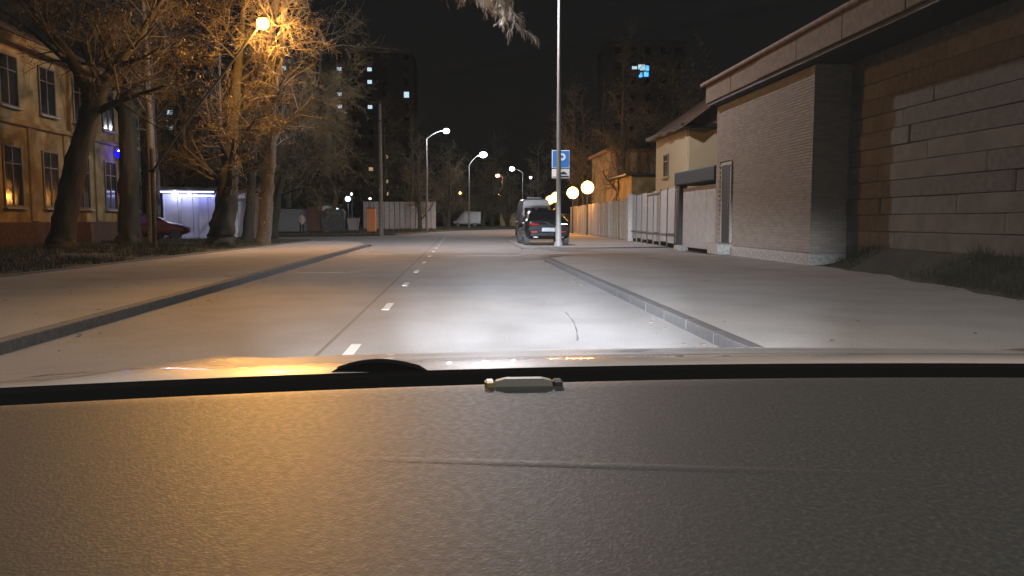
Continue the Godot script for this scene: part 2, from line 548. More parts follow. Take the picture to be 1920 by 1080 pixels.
	for k in 5:
		var a := TAU * k / 5.0 + 0.4
		var f := Vector3(cos(a), 0, sin(a)) * 0.03
		blade.tri(f + Vector3(-0.006, 0, 0), f + Vector3(0.006, 0, 0.004), f * 2.6 + Vector3(0, 0.10 + 0.03 * (k % 3), 0))
	for a in [["grass", "thin dark grass on the verge under the left trees", 9000, -17.5, -9.0, -45.0, -9.0], ["dry_grass", "dry weeds on the soil bank under the slab wall", 2600, 7.0, 9.5, -18.5, -6.0], ["grass", "green grass around the lamp poles at the far bend", 7000, -12.0, 9.0, -112.0, -64.0]]:
		var mm := MultiMesh.new()
		mm.transform_format = MultiMesh.TRANSFORM_3D
		mm.mesh = blade.mesh()
		var list := []
		var f := noise(FastNoiseLite.TYPE_SIMPLEX_SMOOTH, 0.25, 2, 5)
		for k in int(a[2]):
			var p := Vector3(rng.randf_range(a[3], a[4]), 0.1, rng.randf_range(a[5], a[6]))
			if a[0] == "dry_grass":                             # stands on the bank
				var x0 := minf(8.72 - maxf(0.0, p.z + 16.5) * 0.145, 8.9) + 0.1
				if p.x < x0:
					continue
				p.y = 0.10 + 0.50 * smoothstep(0.0, 1.0, (p.x - x0) / (9.62 - x0)) * smoothstep(-19.6, -18.0, p.z)
			elif a[5] > -100.0 and p.x > -9.2 + maxf(0.0, -16.0 - p.z) * 0.045:
				continue
			if f.get_noise_2d(p.x, p.z) < -0.15:
				continue
			if a[5] < -100.0 and p.x > -5.5 + (-66.0 - p.z) * 0.25:
				continue
			list.append(Transform3D(Basis(Vector3.UP, rng.randf() * TAU).scaled(Vector3.ONE * rng.randf_range(0.8, 2.0)), p))
		mm.instance_count = list.size()
		for k in list.size():
			mm.set_instance_transform(k, list[k])
		var o := MultiMeshInstance3D.new()
		o.name = numbered(a[0])
		o.multimesh = mm
		o.material_override = M.get("grass_leaf", M.bud_leaf)
		add_child(o)
		tag(o, a[1], "grass")
		o.set_meta("kind", "stuff")

# ---------------------------------------------------------------- buildings
func window_in(parent: Node, at: Vector3, size: Vector2, turn: float, lit: Material = null) -> void:
	# a window standing proud of a wall that faces its own +z: frame, glass, mullions and sill
	var w := Node3D.new()
	w.name = "window"
	parent.add_child(w, true)
	w.position = at
	w.rotation.y = turn
	var g := Geo.new()
	for s in [-1.0, 1.0]:
		g.box(Vector3(s * (size.x / 2 + 0.03), 0, 0.03), Vector3(0.08, size.y + 0.16, 0.09), 0.01)
		g.box(Vector3(0, s * (size.y / 2 + 0.04), 0.03), Vector3(size.x - 0.02, 0.08, 0.09), 0.01)
	g.box(Vector3(0, 0, 0.02), Vector3(0.06, size.y - 0.02, 0.05), 0.008)
	g.box(Vector3(0, size.y * 0.22, 0.022), Vector3(size.x - 0.02, 0.05, 0.045), 0.008)
	obj("frame", g, M.window_frame, w)
	obj("pane", Geo.new().box(Vector3(0, 0, 0.004), Vector3(size.x, size.y, 0.012)), lit if lit else M.dark_glass, w)
	obj("sill", Geo.new().box(Vector3(0, -size.y / 2 - 0.12, 0.09), Vector3(size.x + 0.3, 0.07, 0.2), 0.015), M.concrete, w)

func old_house() -> void:
	var h := thing("town_house", "two storey ochre plastered house with red brown plinth behind the left trees", "house", Vector3(-17.8, 0, -36))
	# local: facade plane x = 0 faces +x, z from 11 (near) to -10 (far)
	obj("wall", Geo.new().box(Vector3(-5, 4.65, 0.5), Vector3(10, 7.0, 21)), M.plaster, h)
	obj("plinth", Geo.new().box(Vector3(-4.95, 0.58, 0.5), Vector3(10.26, 1.14, 21.3), 0.03), M.brick_red, h)
	obj("string_course", Geo.new().box(Vector3(-4.95, 5.15, 0.5), Vector3(10.24, 0.22, 21.24), 0.04), M.plaster, h)
	obj("cornice", Geo.new().box(Vector3(-4.9, 8.3, 0.5), Vector3(10.9, 0.34, 21.9), 0.06), M.plaster, h)
	var z := [9.6, 6.0, 2.6, -0.4, -3.4, -6.4, -9.0]
	for k in z.size():
		window_in(h, Vector3(0.003, 2.98, z[k]), Vector2(1.25, 2.3), PI / 2)
		window_in(h, Vector3(0.003, 6.75, z[k]), Vector2(1.25, 1.9), PI / 2)
		if k < z.size() - 1:
			obj("pilaster", Geo.new().box(Vector3(0.04, 3.1, (z[k] + z[k + 1]) / 2), Vector3(0.12, 3.86, 0.55), 0.03), M.plaster, h)
	var r := Geo.new()
	var a := [Vector3(0.55, 8.48, 11.5), Vector3(0.55, 8.48, -10.5), Vector3(-10.5, 8.48, -10.5), Vector3(-10.5, 8.48, 11.5), Vector3(-5, 11.2, 6), Vector3(-5, 11.2, -5)]
	r.quad(a[0], a[1], a[5], a[4])
	r.quad(a[2], a[3], a[4], a[5])
	r.tri(a[3], a[0], a[4])
	r.tri(a[1], a[2], a[5])
	r.quad(a[0], a[3], a[2], a[1])
	obj("roof", r, M.rust_roof, h)
	obj("downpipe", Geo.new().tube(pts([[0.14, 8.1, -9.9], [0.14, 0.5, -9.9], [0.25, 0.3, -9.9]]), PackedFloat32Array([0.06, 0.06, 0.06]), 8), M.dark_metal, h)
	# the blue sign and lamps hung on its far end
	var s := thing("lit_sign", "round glowing blue sign with white strokes on the ochre house", "sign", Vector3(-17.45, 4.65, -43.0))
	var disc := CylinderMesh.new()
	disc.top_radius = 0.27
	disc.bottom_radius = 0.27
	disc.height = 0.16
	var o := obj("face", disc, M.blue_glow, s)
	o.rotation = Vector3(PI / 2, 0.25, 0)
	for k in [[0.11, 0.6, 2.4], [-0.12, 0.9, 1.6]]:
		var arc := PackedVector3Array()
		var r2 := PackedFloat32Array()
		for i in 7:
			var t := lerpf(k[1], k[2], i / 6.0)
			arc.append(Vector3(0.17 * cos(t) + 0.03, k[0] + 0.1 * sin(t) - 0.05, 0.1))
			r2.append(0.022)
		obj("white_stroke", Geo.new().tube(arc, r2, 6), M.led_glow, s)
	obj("bracket", Geo.new().box(Vector3(-0.2, 0.0, -0.12), Vector3(0.3, 0.05, 0.05), 0.01), M.dark_metal, s)
	omni(s, Vector3(0.05, 0, 0.35), Color(0.1, 0.15, 1.0), 0.8, 0.2)
	for k in [["small white lamp beside the glowing blue sign", Vector3(-17.2, 4.4, -44.2), 0.10], ["tiny white lamp low on the ochre house wall", Vector3(-17.6, 1.95, -38.3), 0.05]]:
		var l := thing("wall_lamp", k[0], "lamp", k[1])
		obj("bulb", ball(k[2]), M.led_glow, l)
		obj("arm", Geo.new().box(Vector3(-0.35, 0.02, 0), Vector3(0.6, 0.03, 0.03), 0.005), M.dark_metal, l)

func brick_building() -> void:
	var h := thing("brick_building", "long low building of pale brick and wide slabs with deep eaves by the right pavement", "building", Vector3(8.7, 0, -19.4))
	# local: the brick bay's street face is x = 0, z from 0 to -7.5; the slab wall lies 0.9 m back, z from 0 to 17
	obj("bay_wall", Geo.new().box(Vector3(3.02, 2.65, -3.75), Vector3(6.0, 4.8, 7.46)), M.mortar, h)
	obj("bay_plinth", Geo.new().box(Vector3(3.0, 0.2, -3.75), Vector3(6.1, 0.42, 7.6), 0.03), M.concrete, h)
	# courses of brick: too small to pick apart, real relief all the same
	var g := Geo.new()
	var row := 0
	var tone := 0.2
	var y := 0.44
	while y < 4.98:
		var z := 0.0
		while z < 7.45:
			var l := 0.131 if z == 0.0 and row % 2 else 0.262
			l = minf(l, 7.46 - z)
			var zz := z + l / 2.0
			var skip := -zz > -6.95 and -zz < -5.75 and y > 0.42 and y < 3.12
			if not skip:
				var e := rng.randf_range(0.0, 0.012)
				tone = rng.randf_range(0.185, 0.235)
				g.box(Vector3(0.006 - e * 0.5, y + 0.033, -zz), Vector3(0.03, 0.066, l - 0.012))
				while g.c.size() < g.v.size():
					g.c.append(Color(tone, tone * 0.89, tone * 0.75))
			z += l
		if true:
			var x := 0.012 if row % 2 else -0.11
			while x < 0.95:
				var e := rng.randf_range(0.0, 0.012)
				var x0 := maxf(x, 0.024)
				tone = rng.randf_range(0.185, 0.235)
				g.box(Vector3((x0 + x + 0.25) / 2, y + 0.033, -0.02 - e * 0.5), Vector3(x + 0.25 - x0, 0.066, 0.03))
				while g.c.size() < g.v.size():
					g.c.append(Color(tone, tone * 0.89, tone * 0.75))
				x += 0.262
		y += 0.078
		row += 1
	var tinted := paint("pale_brick_tints", 1, 1, 1, 0.95)
	tinted.vertex_color_use_as_albedo = true
	var b := obj("brick_courses", g, tinted, h)
	b.set_meta("kind", "stuff")
	# the narrow door in the bay
	var d := obj("door", Geo.new().box(Vector3(0.0, 1.76, -6.35), Vector3(0.06, 2.5, 0.78), 0.01), M.black, h)
	obj("frame", Geo.new().box(Vector3(0.03, 3.06, -6.35), Vector3(0.14, 0.1, 1.0), 0.01).box(Vector3(0.03, 1.76, -5.9), Vector3(0.14, 2.5, 0.1), 0.01).box(Vector3(0.03, 1.76, -6.8), Vector3(0.14, 2.5, 0.1), 0.01), M.concrete, d)
	obj("handle", Geo.new().box(Vector3(-0.06, 1.7, -6.08), Vector3(0.05, 0.14, 0.03), 0.005), M.chrome, d)
	obj("step", Geo.new().box(Vector3(-0.2, 0.3, -6.35), Vector3(0.5, 0.34, 1.1), 0.02), M.concrete, h)
	# the wall of slabs: each slab its own piece
	obj("slab_backing", Geo.new().box(Vector3(3.98, 2.6, 8.6), Vector3(6.0, 5.0, 17.2)), M.mortar, h)
	var variants := []
	for k in 5:
		variants.append(Geo.new().box(Vector3.ZERO, Vector3(0.12, 0.372, 1.0), 0.014).mesh())
	for k in 13:
		var zz := rng.randf_range(-3.6, -0.2)
		while zz < 10.4:
			var l := rng.randf_range(2.2, 5.2)
			if zz + l < 0.3:
				zz += l
				continue
			var z0 := maxf(zz, 0.05)
			var o := obj("slab", variants[rng.randi() % 5], [M.slab_stone, M.slab_stone, M.slab_dull, M.slab_grey][rng.randi() % 4], h)
			o.position = Vector3(0.93 + rng.randf_range(-0.022, 0.022), 0.22 + 0.19 + k * 0.38, (z0 + zz + l) / 2)
			o.scale.z = zz + l - z0 - rng.randf_range(0.004, 0.008)
			o.rotation = Vector3(rng.randf_range(-0.003, 0.003), 0, rng.randf_range(-0.03, 0.03))
			zz += l
	obj("slab_plinth", Geo.new().box(Vector3(3.95, 0.12, 8.6), Vector3(6.24, 0.3, 17.2), 0.02), M.concrete, h)
	# eaves: soffit, deep fascia made of boards, gutter line
	obj("soffit", Geo.new().box(Vector3(2.9, 5.14, 5.0), Vector3(6.4, 0.14, 25.2)), M.black, h)
	var fl := [-7.7, -5.2, -2.9, -0.3, 2.1, 4.6, 7.2, 9.8, 12.4, 17.6]
	for k in fl.size() - 1:
		var o := obj("fascia_board", Geo.new().box(Vector3(-0.33, 5.46, (fl[k] + fl[k + 1]) / 2), Vector3(0.08, 0.60 + rng.randf_range(-0.02, 0.02), fl[k + 1] - fl[k] - 0.03), 0.012), M.fascia_board, h)
		o.rotation.z = rng.randf_range(-0.004, 0.004)
	obj("gutter", Geo.new().tube(pts([[-0.42, 5.8, -7.9], [-0.42, 5.8, 17.6]]), PackedFloat32Array([0.075, 0.075]), 8), M.rust_roof, h)
	var r := Geo.new()
	r.quad(Vector3(-0.45, 5.78, 17.6), Vector3(-0.45, 5.78, -7.9), Vector3(4, 7.4, -7.9), Vector3(4, 7.4, 17.6))
	r.quad(Vector3(4, 7.4, 17.6), Vector3(4, 7.4, -7.9), Vector3(9, 5.6, -7.9), Vector3(9, 5.6, 17.6))
	r.tri(Vector3(-0.45, 5.78, -7.9), Vector3(9, 5.6, -7.9), Vector3(4, 7.4, -7.9))
	r.tri(Vector3(9, 5.6, 17.6), Vector3(-0.45, 5.78, 17.6), Vector3(4, 7.4, 17.6))
	obj("roof", r, M.rust_roof, h)

func yard_houses() -> void:
	var h := thing("yard_house", "pale yellow rendered house with ragged tin roof behind the grey gates", "house", Vector3(12.9, 0, -44.8))
	obj("wall", Geo.new().box(Vector3(5, 3.2, -3.8), Vector3(10, 6.4, 7.6)), M.house_wall_warm, h)
	obj("corner_strip", Geo.new().box(Vector3(-0.02, 3.2, -0.5), Vector3(0.1, 6.36, 0.5), 0.02), M.house_wall_warm, h)
	obj("eave", Geo.new().box(Vector3(4.9, 6.5, -3.8), Vector3(11.0, 0.22, 8.6), 0.03), M.black, h)
	var z := 0.45
	for k in 7:                                              # sheets of tin, each a little out of line
		var g := Geo.new()
		g.box(Vector3(0.7, 0.45, 0), Vector3(2.6, 0.03, 1.16), 0.008, Basis(Vector3.BACK, 0.62))
		var o := obj("tin_sheet", g, M.fascia_board, h)
		o.position = Vector3(-0.35, 6.55 + rng.randf_range(0, 0.12), z - k * 1.2)
		o.rotation = Vector3(rng.randf_range(-0.06, 0.06), rng.randf_range(-0.05, 0.05), rng.randf_range(-0.05, 0.05))
	var r := Geo.new()
	r.quad(Vector3(-0.5, 6.56, 0.4), Vector3(-0.5, 6.56, -8), Vector3(4.5, 10.0, -8), Vector3(4.5, 10.0, 0.4))
	r.quad(Vector3(4.5, 10.0, 0.4), Vector3(4.5, 10.0, -8), Vector3(10.4, 6.56, -8), Vector3(10.4, 6.56, 0.4))
	r.tri(Vector3(10.4, 6.56, 0.4), Vector3(-0.5, 6.56, 0.4), Vector3(4.5, 10, 0.4))
	obj("roof", r, M.rust_roof, h)
	window_in(h, Vector3(-0.003, 4.6, -4.9), Vector2(1.0, 1.3), -PI / 2)
	var l := thing("gable_lamp", "tiny white lamp at the eaves between right hand roofs", "lamp", Vector3(9.3, 6.35, -29.0))
	obj("bulb", ball(0.05), M.led_glow, l)
	obj("arm", Geo.new().box(Vector3(0.2, -0.3, 1.0), Vector3(0.03, 0.03, 2.0), 0.005, Basis(Vector3.RIGHT, 0.3)), M.dark_metal, l)
	var s := thing("yard_shed", "low yellow lit shed with dark flat roof beyond the yellow house", "shed", Vector3(12.4, 0, -58))
	obj("wall", Geo.new().box(Vector3(2.2, 2.2, -4), Vector3(4.4, 4.4, 9)), M.plaster, s)
	obj("roof", Geo.new().box(Vector3(2.1, 4.5, -4), Vector3(5.2, 0.16, 9.8), 0.03), M.black, s)
	obj("door", Geo.new().box(Vector3(-0.02, 1.5, -2), Vector3(0.08, 2.4, 1.6), 0.02), M.brown_paint, s)
	var b := thing("yard_house", "brown house wall with upright boards beyond the yellow lit shed", "house", Vector3(13.2, 0, -70))
	obj("wall", Geo.new().box(Vector3(4, 3.6, -5), Vector3(8, 7.2, 10)), M.plaster, b)
	for k in 9:
		obj("board", Geo.new().box(Vector3(0.4 + k * 0.85, 5.9, 0.04), Vector3(0.5, 2.4, 0.08), 0.015), M.fence_wood, b)
	obj("roof", Geo.new().box(Vector3(4, 7.3, -5), Vector3(9, 0.2, 11), 0.03), M.rust_roof, b)

func apartment(label: String, at: Vector3, size: Vector3, bays: int, floors: int, lit: Dictionary, side_bright: bool) -> void:
	# front faces +z; lit: "bay,floor" -> material
	var h := thing("apartment_block", label, "building", at)
	obj("wall", Geo.new().box(Vector3(0, size.y / 2, -size.z / 2), size), M.tower_wall, h)
	obj("parapet", Geo.new().box(Vector3(0, size.y + 0.3, -size.z / 2), Vector3(size.x + 0.5, 0.6, size.z + 0.5)), M.tower_wall, h)
	if side_bright:
		obj("end_panel", Geo.new().box(Vector3(size.x / 2 + 2.6, size.y / 2 - 0.2, -size.z / 2 + 0.2), Vector3(5.2, size.y - 0.4, size.z)), M.tower_wall, h)
	var pane := Geo.new().box(Vector3.ZERO, Vector3(1.2, 1.35, 0.1)).mesh()
	var balcony := Geo.new().box(Vector3.ZERO, Vector3(2.4, 1.0, 0.9), 0.05).mesh()
	for f in floors:
		for b in bays:
			var p := Vector3(-size.x / 2 + (b + 0.5) * size.x / bays, (f + 0.55) * size.y / floors, 0.02)
			var key := "%d,%d" % [b, f]
			var o := obj("window", pane, M[lit[key]] if lit.has(key) else M.dark_glass, h)
			o.position = p
			if lit.has(key):
				o.scale = Vector3(0.85, 0.62, 1.0)          # the blind is half down
			if b % 3 == 1:
				obj("balcony", balcony, M.tower_wall, h).position = p + Vector3(0, -1.3, 0.5)
	if side_bright:
		for f in floors:
			var key := "side,%d" % f
			obj("window", pane, M[lit[key]] if lit.has(key) else M.dark_glass, h).position = Vector3(size.x / 2 + 3.4, (f + 0.55) * size.y / floors, 0.24)

func towers() -> void:
	apartment("tall apartment tower with scattered white lit windows behind the ochre trees", Vector3(-23.5, 0, -200), Vector3(14.6, 42, 18), 4, 14, {"0,12": "window_cold", "2,12": "window_cold", "2,11": "window_cold", "0,10": "window_cold", "0,9": "window_cold", "2,9": "window_cold", "side,10": "window_cold", "3,5": "window_warm", "2,4": "window_warm", "3,3": "window_warm", "3,2": "window_warm"}, true)
	apartment("long dark apartment block with few lit windows behind the trunks of the left trees", Vector3(-48, 0, -172), Vector3(40, 34, 14), 12, 11, {"2,7": "window_cold", "2,6": "window_cold", "9,10": "window_cold", "10,6": "window_warm", "7,3": "window_warm"}, false)
	apartment("dark tower with a cluster of blue lit windows behind the yellow house", Vector3(37.5, 0, -160), Vector3(15, 36, 15), 5, 12, {}, false)
	# the bright blue room of that tower: a bay of three panes
	var h := thing("lit_window", "cluster of glowing blue white panes high on the dark tower", "window", Vector3(35.7, 30.8, -159.8))
	for k in [[-0.95, 0.0, 1.0, 1.5, "window_cold"], [0.45, 0.55, 1.3, 1.1, "window_cold"], [1.6, 0.45, 0.7, 1.0, "window_blue"], [0.3, -0.9, 0.7, 0.9, "window_blue"], [1.4, -0.75, 0.9, 0.9, "window_blue"]]:
		obj("pane", Geo.new().box(Vector3(k[0], k[1], 0), Vector3(k[2], k[3], 0.1)), M[k[4]], h)
	obj("frame", Geo.new().box(Vector3(-0.3, 0, 0.05), Vector3(0.12, 2.8, 0.12)).box(Vector3(0.4, -0.2, 0.05), Vector3(3.4, 0.12, 0.12)), M.dark_metal, h)

# ---------------------------------------------------------------- fences and gates
func fences() -> void:
	# the sheet gate next to the brick building, its pillar and canopy
	var g := thing("sheet_gate", "plain grey sheet metal gate leaf under a dark canopy beside the brick building", "gate", Vector3(8.95, 0, -27.1), 0.02)
	for k in 3:
		obj("sheet", Geo.new().box(Vector3(0, 1.33, -0.75 - k * 1.42), Vector3(0.04, 2.3, 1.405), 0.008), M.grey_sheet, g)
	obj("rail", Geo.new().box(Vector3(0.05, 0.3, -2.2), Vector3(0.06, 0.08, 4.2), 0.01).box(Vector3(0.05, 2.3, -2.2), Vector3(0.06, 0.08, 4.2), 0.01), M.dark_metal, g)
	var pl := obj("pillar", Geo.new().box(Vector3(0, 1.5, -4.55), Vector3(0.34, 3.0, 0.4), 0.03), M.dark_metal, g)
	obj("base", Geo.new().box(Vector3(0, 0.12, -4.55), Vector3(0.46, 0.24, 0.52), 0.03), M.concrete, pl)
	obj("canopy", Geo.new().box(Vector3(0.3, 2.86, -2.4), Vector3(1.1, 0.52, 4.8), 0.04), M.black, g)
	var p := Vector3(9.05, 0, -31.9)
	var q := Vector3(9.75, 0, -45.0)
	var n := 8
	var d := (q - p) / n
	var turn := atan2(-d.x, -d.z)
	var w := thing("panel_fence", "grey framed panel fence with gate leaves between the dark pillar and the board fence", "fence", p, turn)
	for k in n:
		var z := -d.length() * (k + 0.5)
		var L := d.length()
		obj("panel", Geo.new().box(Vector3(0, 1.42, z), Vector3(0.035, 2.3 + 0.08 * (k % 2), L - 0.16), 0.006), M.grey_sheet, w)
		obj("post", Geo.new().box(Vector3(-0.01, 1.35, z + L / 2), Vector3(0.07, 2.6, 0.13), 0.012), M.dark_metal if k in [1, 2, 5] else M.post_grey, w)
		obj("rail", Geo.new().box(Vector3(-0.05, 0.62, z), Vector3(0.06, 0.07, L - 0.14), 0.01), M.dark_metal if k % 2 else M.post_grey, w)
		if k in [0, 3, 4]:
			obj("rail", Geo.new().box(Vector3(-0.05, 2.5, z), Vector3(0.06, 0.06, L - 0.14), 0.01), M.dark_metal, w)
	obj("post", Geo.new().box(Vector3(-0.1, 1.35, -(q - p).length()), Vector3(0.3, 2.7, 0.34), 0.03), M.concrete, w)
	p = q
	q = Vector3(10.55, 0, -76.0)
	d = (q - p).normalized()
	w = thing("board_fence", "long fence of upright weathered boards leading to the globe lamps", "fence", p, atan2(-d.x, -d.z))
	var boards := []
	for k in 4:
		boards.append(Geo.new().box(Vector3(0, 1.25, 0), Vector3(0.04, 2.3 + 0.05 * k, 0.36), 0.01).mesh())
	var at := 0.5
	var k2 := 0
	while at < (q - p).length():
		var o := obj("board", boards[rng.randi() % 4], M.fence_wood if rng.randf() < 0.75 else M.grey_sheet, w)
		o.position = Vector3(rng.randf_range(-0.02, 0.02), 0, -at)
		o.rotation.x = rng.randf_range(-0.015, 0.015)
		if k2 % 5 == 0:
			obj("post", Geo.new().box(Vector3(0.14, 1.25, -at - 0.2), Vector3(0.16, 2.5, 0.16), 0.02), M.dark_metal, w)
		at += rng.randf_range(0.44, 0.56)
		k2 += 1
	obj("rail", Geo.new().box(Vector3(0.06, 0.6, -15.5), Vector3(0.05, 0.1, 30.6), 0.01).box(Vector3(0.06, 2.0, -15.5), Vector3(0.05, 0.1, 30.6), 0.01), M.dark_metal, w)
	# across the bend
	w = thing("sheet_fence", "grey sheet fence standing behind the far lamp poles", "fence", Vector3(-11.2, 0, -97))
	for k in 14:
		obj("sheet", Geo.new().box(Vector3(k * 0.62, 1.75, rng.randf_range(-0.04, 0.04)), Vector3(0.56, 3.3, 0.05), 0.01), M.grey_sheet, w)
	for k in 5:
		obj("post", Geo.new().box(Vector3(-0.3 + k * 2.1, 1.8, -0.12), Vector3(0.12, 3.6, 0.12), 0.01), M.dark_metal, w)
	w = thing("low_wall", "low pinkish wall at the end of the street bend", "wall", Vector3(9, 0, -150))
	for k in 8:
		obj("panel", Geo.new().box(Vector3(k * 3.0, 1.2, 0), Vector3(2.94, 2.4, 0.2), 0.03), M.plaster, w)
	# beside the side street
	var gar := thing("garage", "low pale grey garage wall behind the standing pedestrian", "garage", Vector3(-16.6, 0.1, -79))
	obj("wall", Geo.new().box(Vector3(0, 1.1, -2.5), Vector3(4.2, 2.2, 5), 0.03), M.grey_sheet, gar)
	obj("roof", Geo.new().box(Vector3(0, 2.26, -2.5), Vector3(4.5, 0.1, 5.4), 0.02), M.dark_metal, gar)
	obj("door", Geo.new().box(Vector3(0.3, 0.95, 0.02), Vector3(2.4, 1.8, 0.06), 0.01), M.concrete, gar)
	gar = thing("garage", "brown metal garage beside the dark waste container", "garage", Vector3(-13.75, 0.1, -77.4))
	obj("wall", Geo.new().box(Vector3(0, 1.2, -2.5), Vector3(1.5, 2.4, 5), 0.03), M.brown_paint, gar)
	obj("roof", Geo.new().box(Vector3(0, 2.46, -2.5), Vector3(1.7, 0.1, 5.3), 0.02), M.dark_metal, gar)
	obj("door", Geo.new().box(Vector3(0, 1.0, 0.02), Vector3(1.1, 1.9, 0.06), 0.01), M.brown_paint, gar)
	var bin := thing("waste_container", "dark blue grey waste container with sloping lid beside the small grey bin", "container", Vector3(-11.9, 0.1, -76.2))
	obj("body", Geo.new().extrude(PackedVector2Array([Vector2(-0.95, 0.15), Vector2(0.95, 0.15), Vector2(1.08, 1.75), Vector2(-1.08, 1.75)]), Transform3D(Basis(), Vector3(0, 0, -1.2)), 1.2), M.bin_dark, bin)
	obj("lid", Geo.new().extrude(PackedVector2Array([Vector2(-1.12, 1.76), Vector2(1.12, 1.76), Vector2(0.9, 2.15), Vector2(-0.6, 2.2)]), Transform3D(Basis(), Vector3(0, 0, -1.22)), 1.24), M.bin_dark, bin)
	for s in [-0.8, 0.8]:
		obj("wheel", Geo.new().tube(pts([[s - 0.04, 0.09, -0.1], [s + 0.04, 0.09, -0.1]]), PackedFloat32Array([0.09, 0.09]), 10), M.rubber, bin)
	bin = thing("waste_bin", "small grey tapered waste bin beside the orange cabinet", "bin", Vector3(-10.0, 0.1, -76.0))
	obj("body", Geo.new().extrude(PackedVector2Array([Vector2(-0.4, 0.18), Vector2(0.4, 0.18), Vector2(0.55, 1.3), Vector2(-0.55, 1.3)]), Transform3D(Basis(), Vector3(0, 0, -0.9)), 0.9), M.bin_grey, bin)
	obj("lid", Geo.new().box(Vector3(0, 1.37, -0.45), Vector3(1.2, 0.12, 1.0), 0.04), M.bin_dark, bin)
	for s in [-0.33, 0.33]:
		obj("wheel", Geo.new().tube(pts([[s - 0.04, 0.09, -0.1], [s + 0.04, 0.09, -0.1]]), PackedFloat32Array([0.09, 0.09]), 10), M.rubber, bin)
	var cab := thing("metal_cabinet", "tall narrow orange metal cabinet beside the tall grey pole", "cabinet", Vector3(-8.3, 0.1, -76.0))
	obj("body", Geo.new().box(Vector3(0, 1.1, -0.4), Vector3(0.8, 2.2, 0.8), 0.02), M.orange_paint, cab)
	obj("door", Geo.new().box(Vector3(-0.05, 1.08, 0.015), Vector3(0.62, 1.95, 0.03), 0.008), M.orange_paint, cab)
	obj("roof", Geo.new().box(Vector3(0, 2.24, -0.4), Vector3(0.9, 0.08, 0.9), 0.02), M.brown_paint, cab)

func kiosk() -> void:
	var k := thing("kiosk", "white kiosk lit blue by light strips behind the left trees", "kiosk", Vector3(-15.1, 0.0, -49.4), 0.12)
	obj("wall", Geo.new().box(Vector3(0, 1.5, -1.6), Vector3(5.2, 2.9, 3.0)), M.kiosk_wall, k)
	obj("roof", Geo.new().box(Vector3(0, 3.08, -1.4), Vector3(5.6, 0.2, 3.9), 0.04), M.kiosk_wall, k)
	for i in 6:
		obj("panel", Geo.new().box(Vector3(-2.15 + i * 0.86, 1.5, -0.07), Vector3(0.83, 2.6, 0.06), 0.012), M.kiosk_panel, k)
	for i in 4:
		obj("pillar", Geo.new().box(Vector3(-2.5 + i * 1.0, 1.45, 0.0), Vector3(0.07, 2.7, 0.1), 0.012), M.kiosk_panel, k)
	obj("counter", Geo.new().box(Vector3(-0.6, 0.13, 0.1), Vector3(2.2, 0.12, 0.3), 0.02), M.kiosk_panel, k)
	obj("light_strip", Geo.new().box(Vector3(-1.1, 2.9, 0.42), Vector3(3.1, 0.06, 0.05)), M.strip_glow, k)
	obj("light_strip", Geo.new().box(Vector3(-0.7, 2.66, 0.06), Vector3(2.2, 0.035, 0.03)), M.strip_glow, k)
	var a := AreaLight3D.new()
	a.name = "strip_light"
	a.area_size = Vector2(3.0, 0.1)
	a.light_color = Color(0.44, 0.48, 1.0)
	a.light_energy = 1.7
	a.shadow_enabled = true
	k.add_child(a)
	a.position = Vector3(-1.1, 2.84, 0.45)
	a.rotation = Vector3(deg_to_rad(-68), 0, 0)
	for s in [[-1.75, 0.16], [-0.95, 0.08]]:
		var b := obj("spot_lamp", ball(s[1]), M.led_glow, k)
		b.position = Vector3(s[0], 2.78, 0.45)
	obj("sign_board", Geo.new().box(Vector3(1.9, 2.75, 0.2), Vector3(0.9, 0.5, 0.08), 0.02), M.kiosk_panel, k)

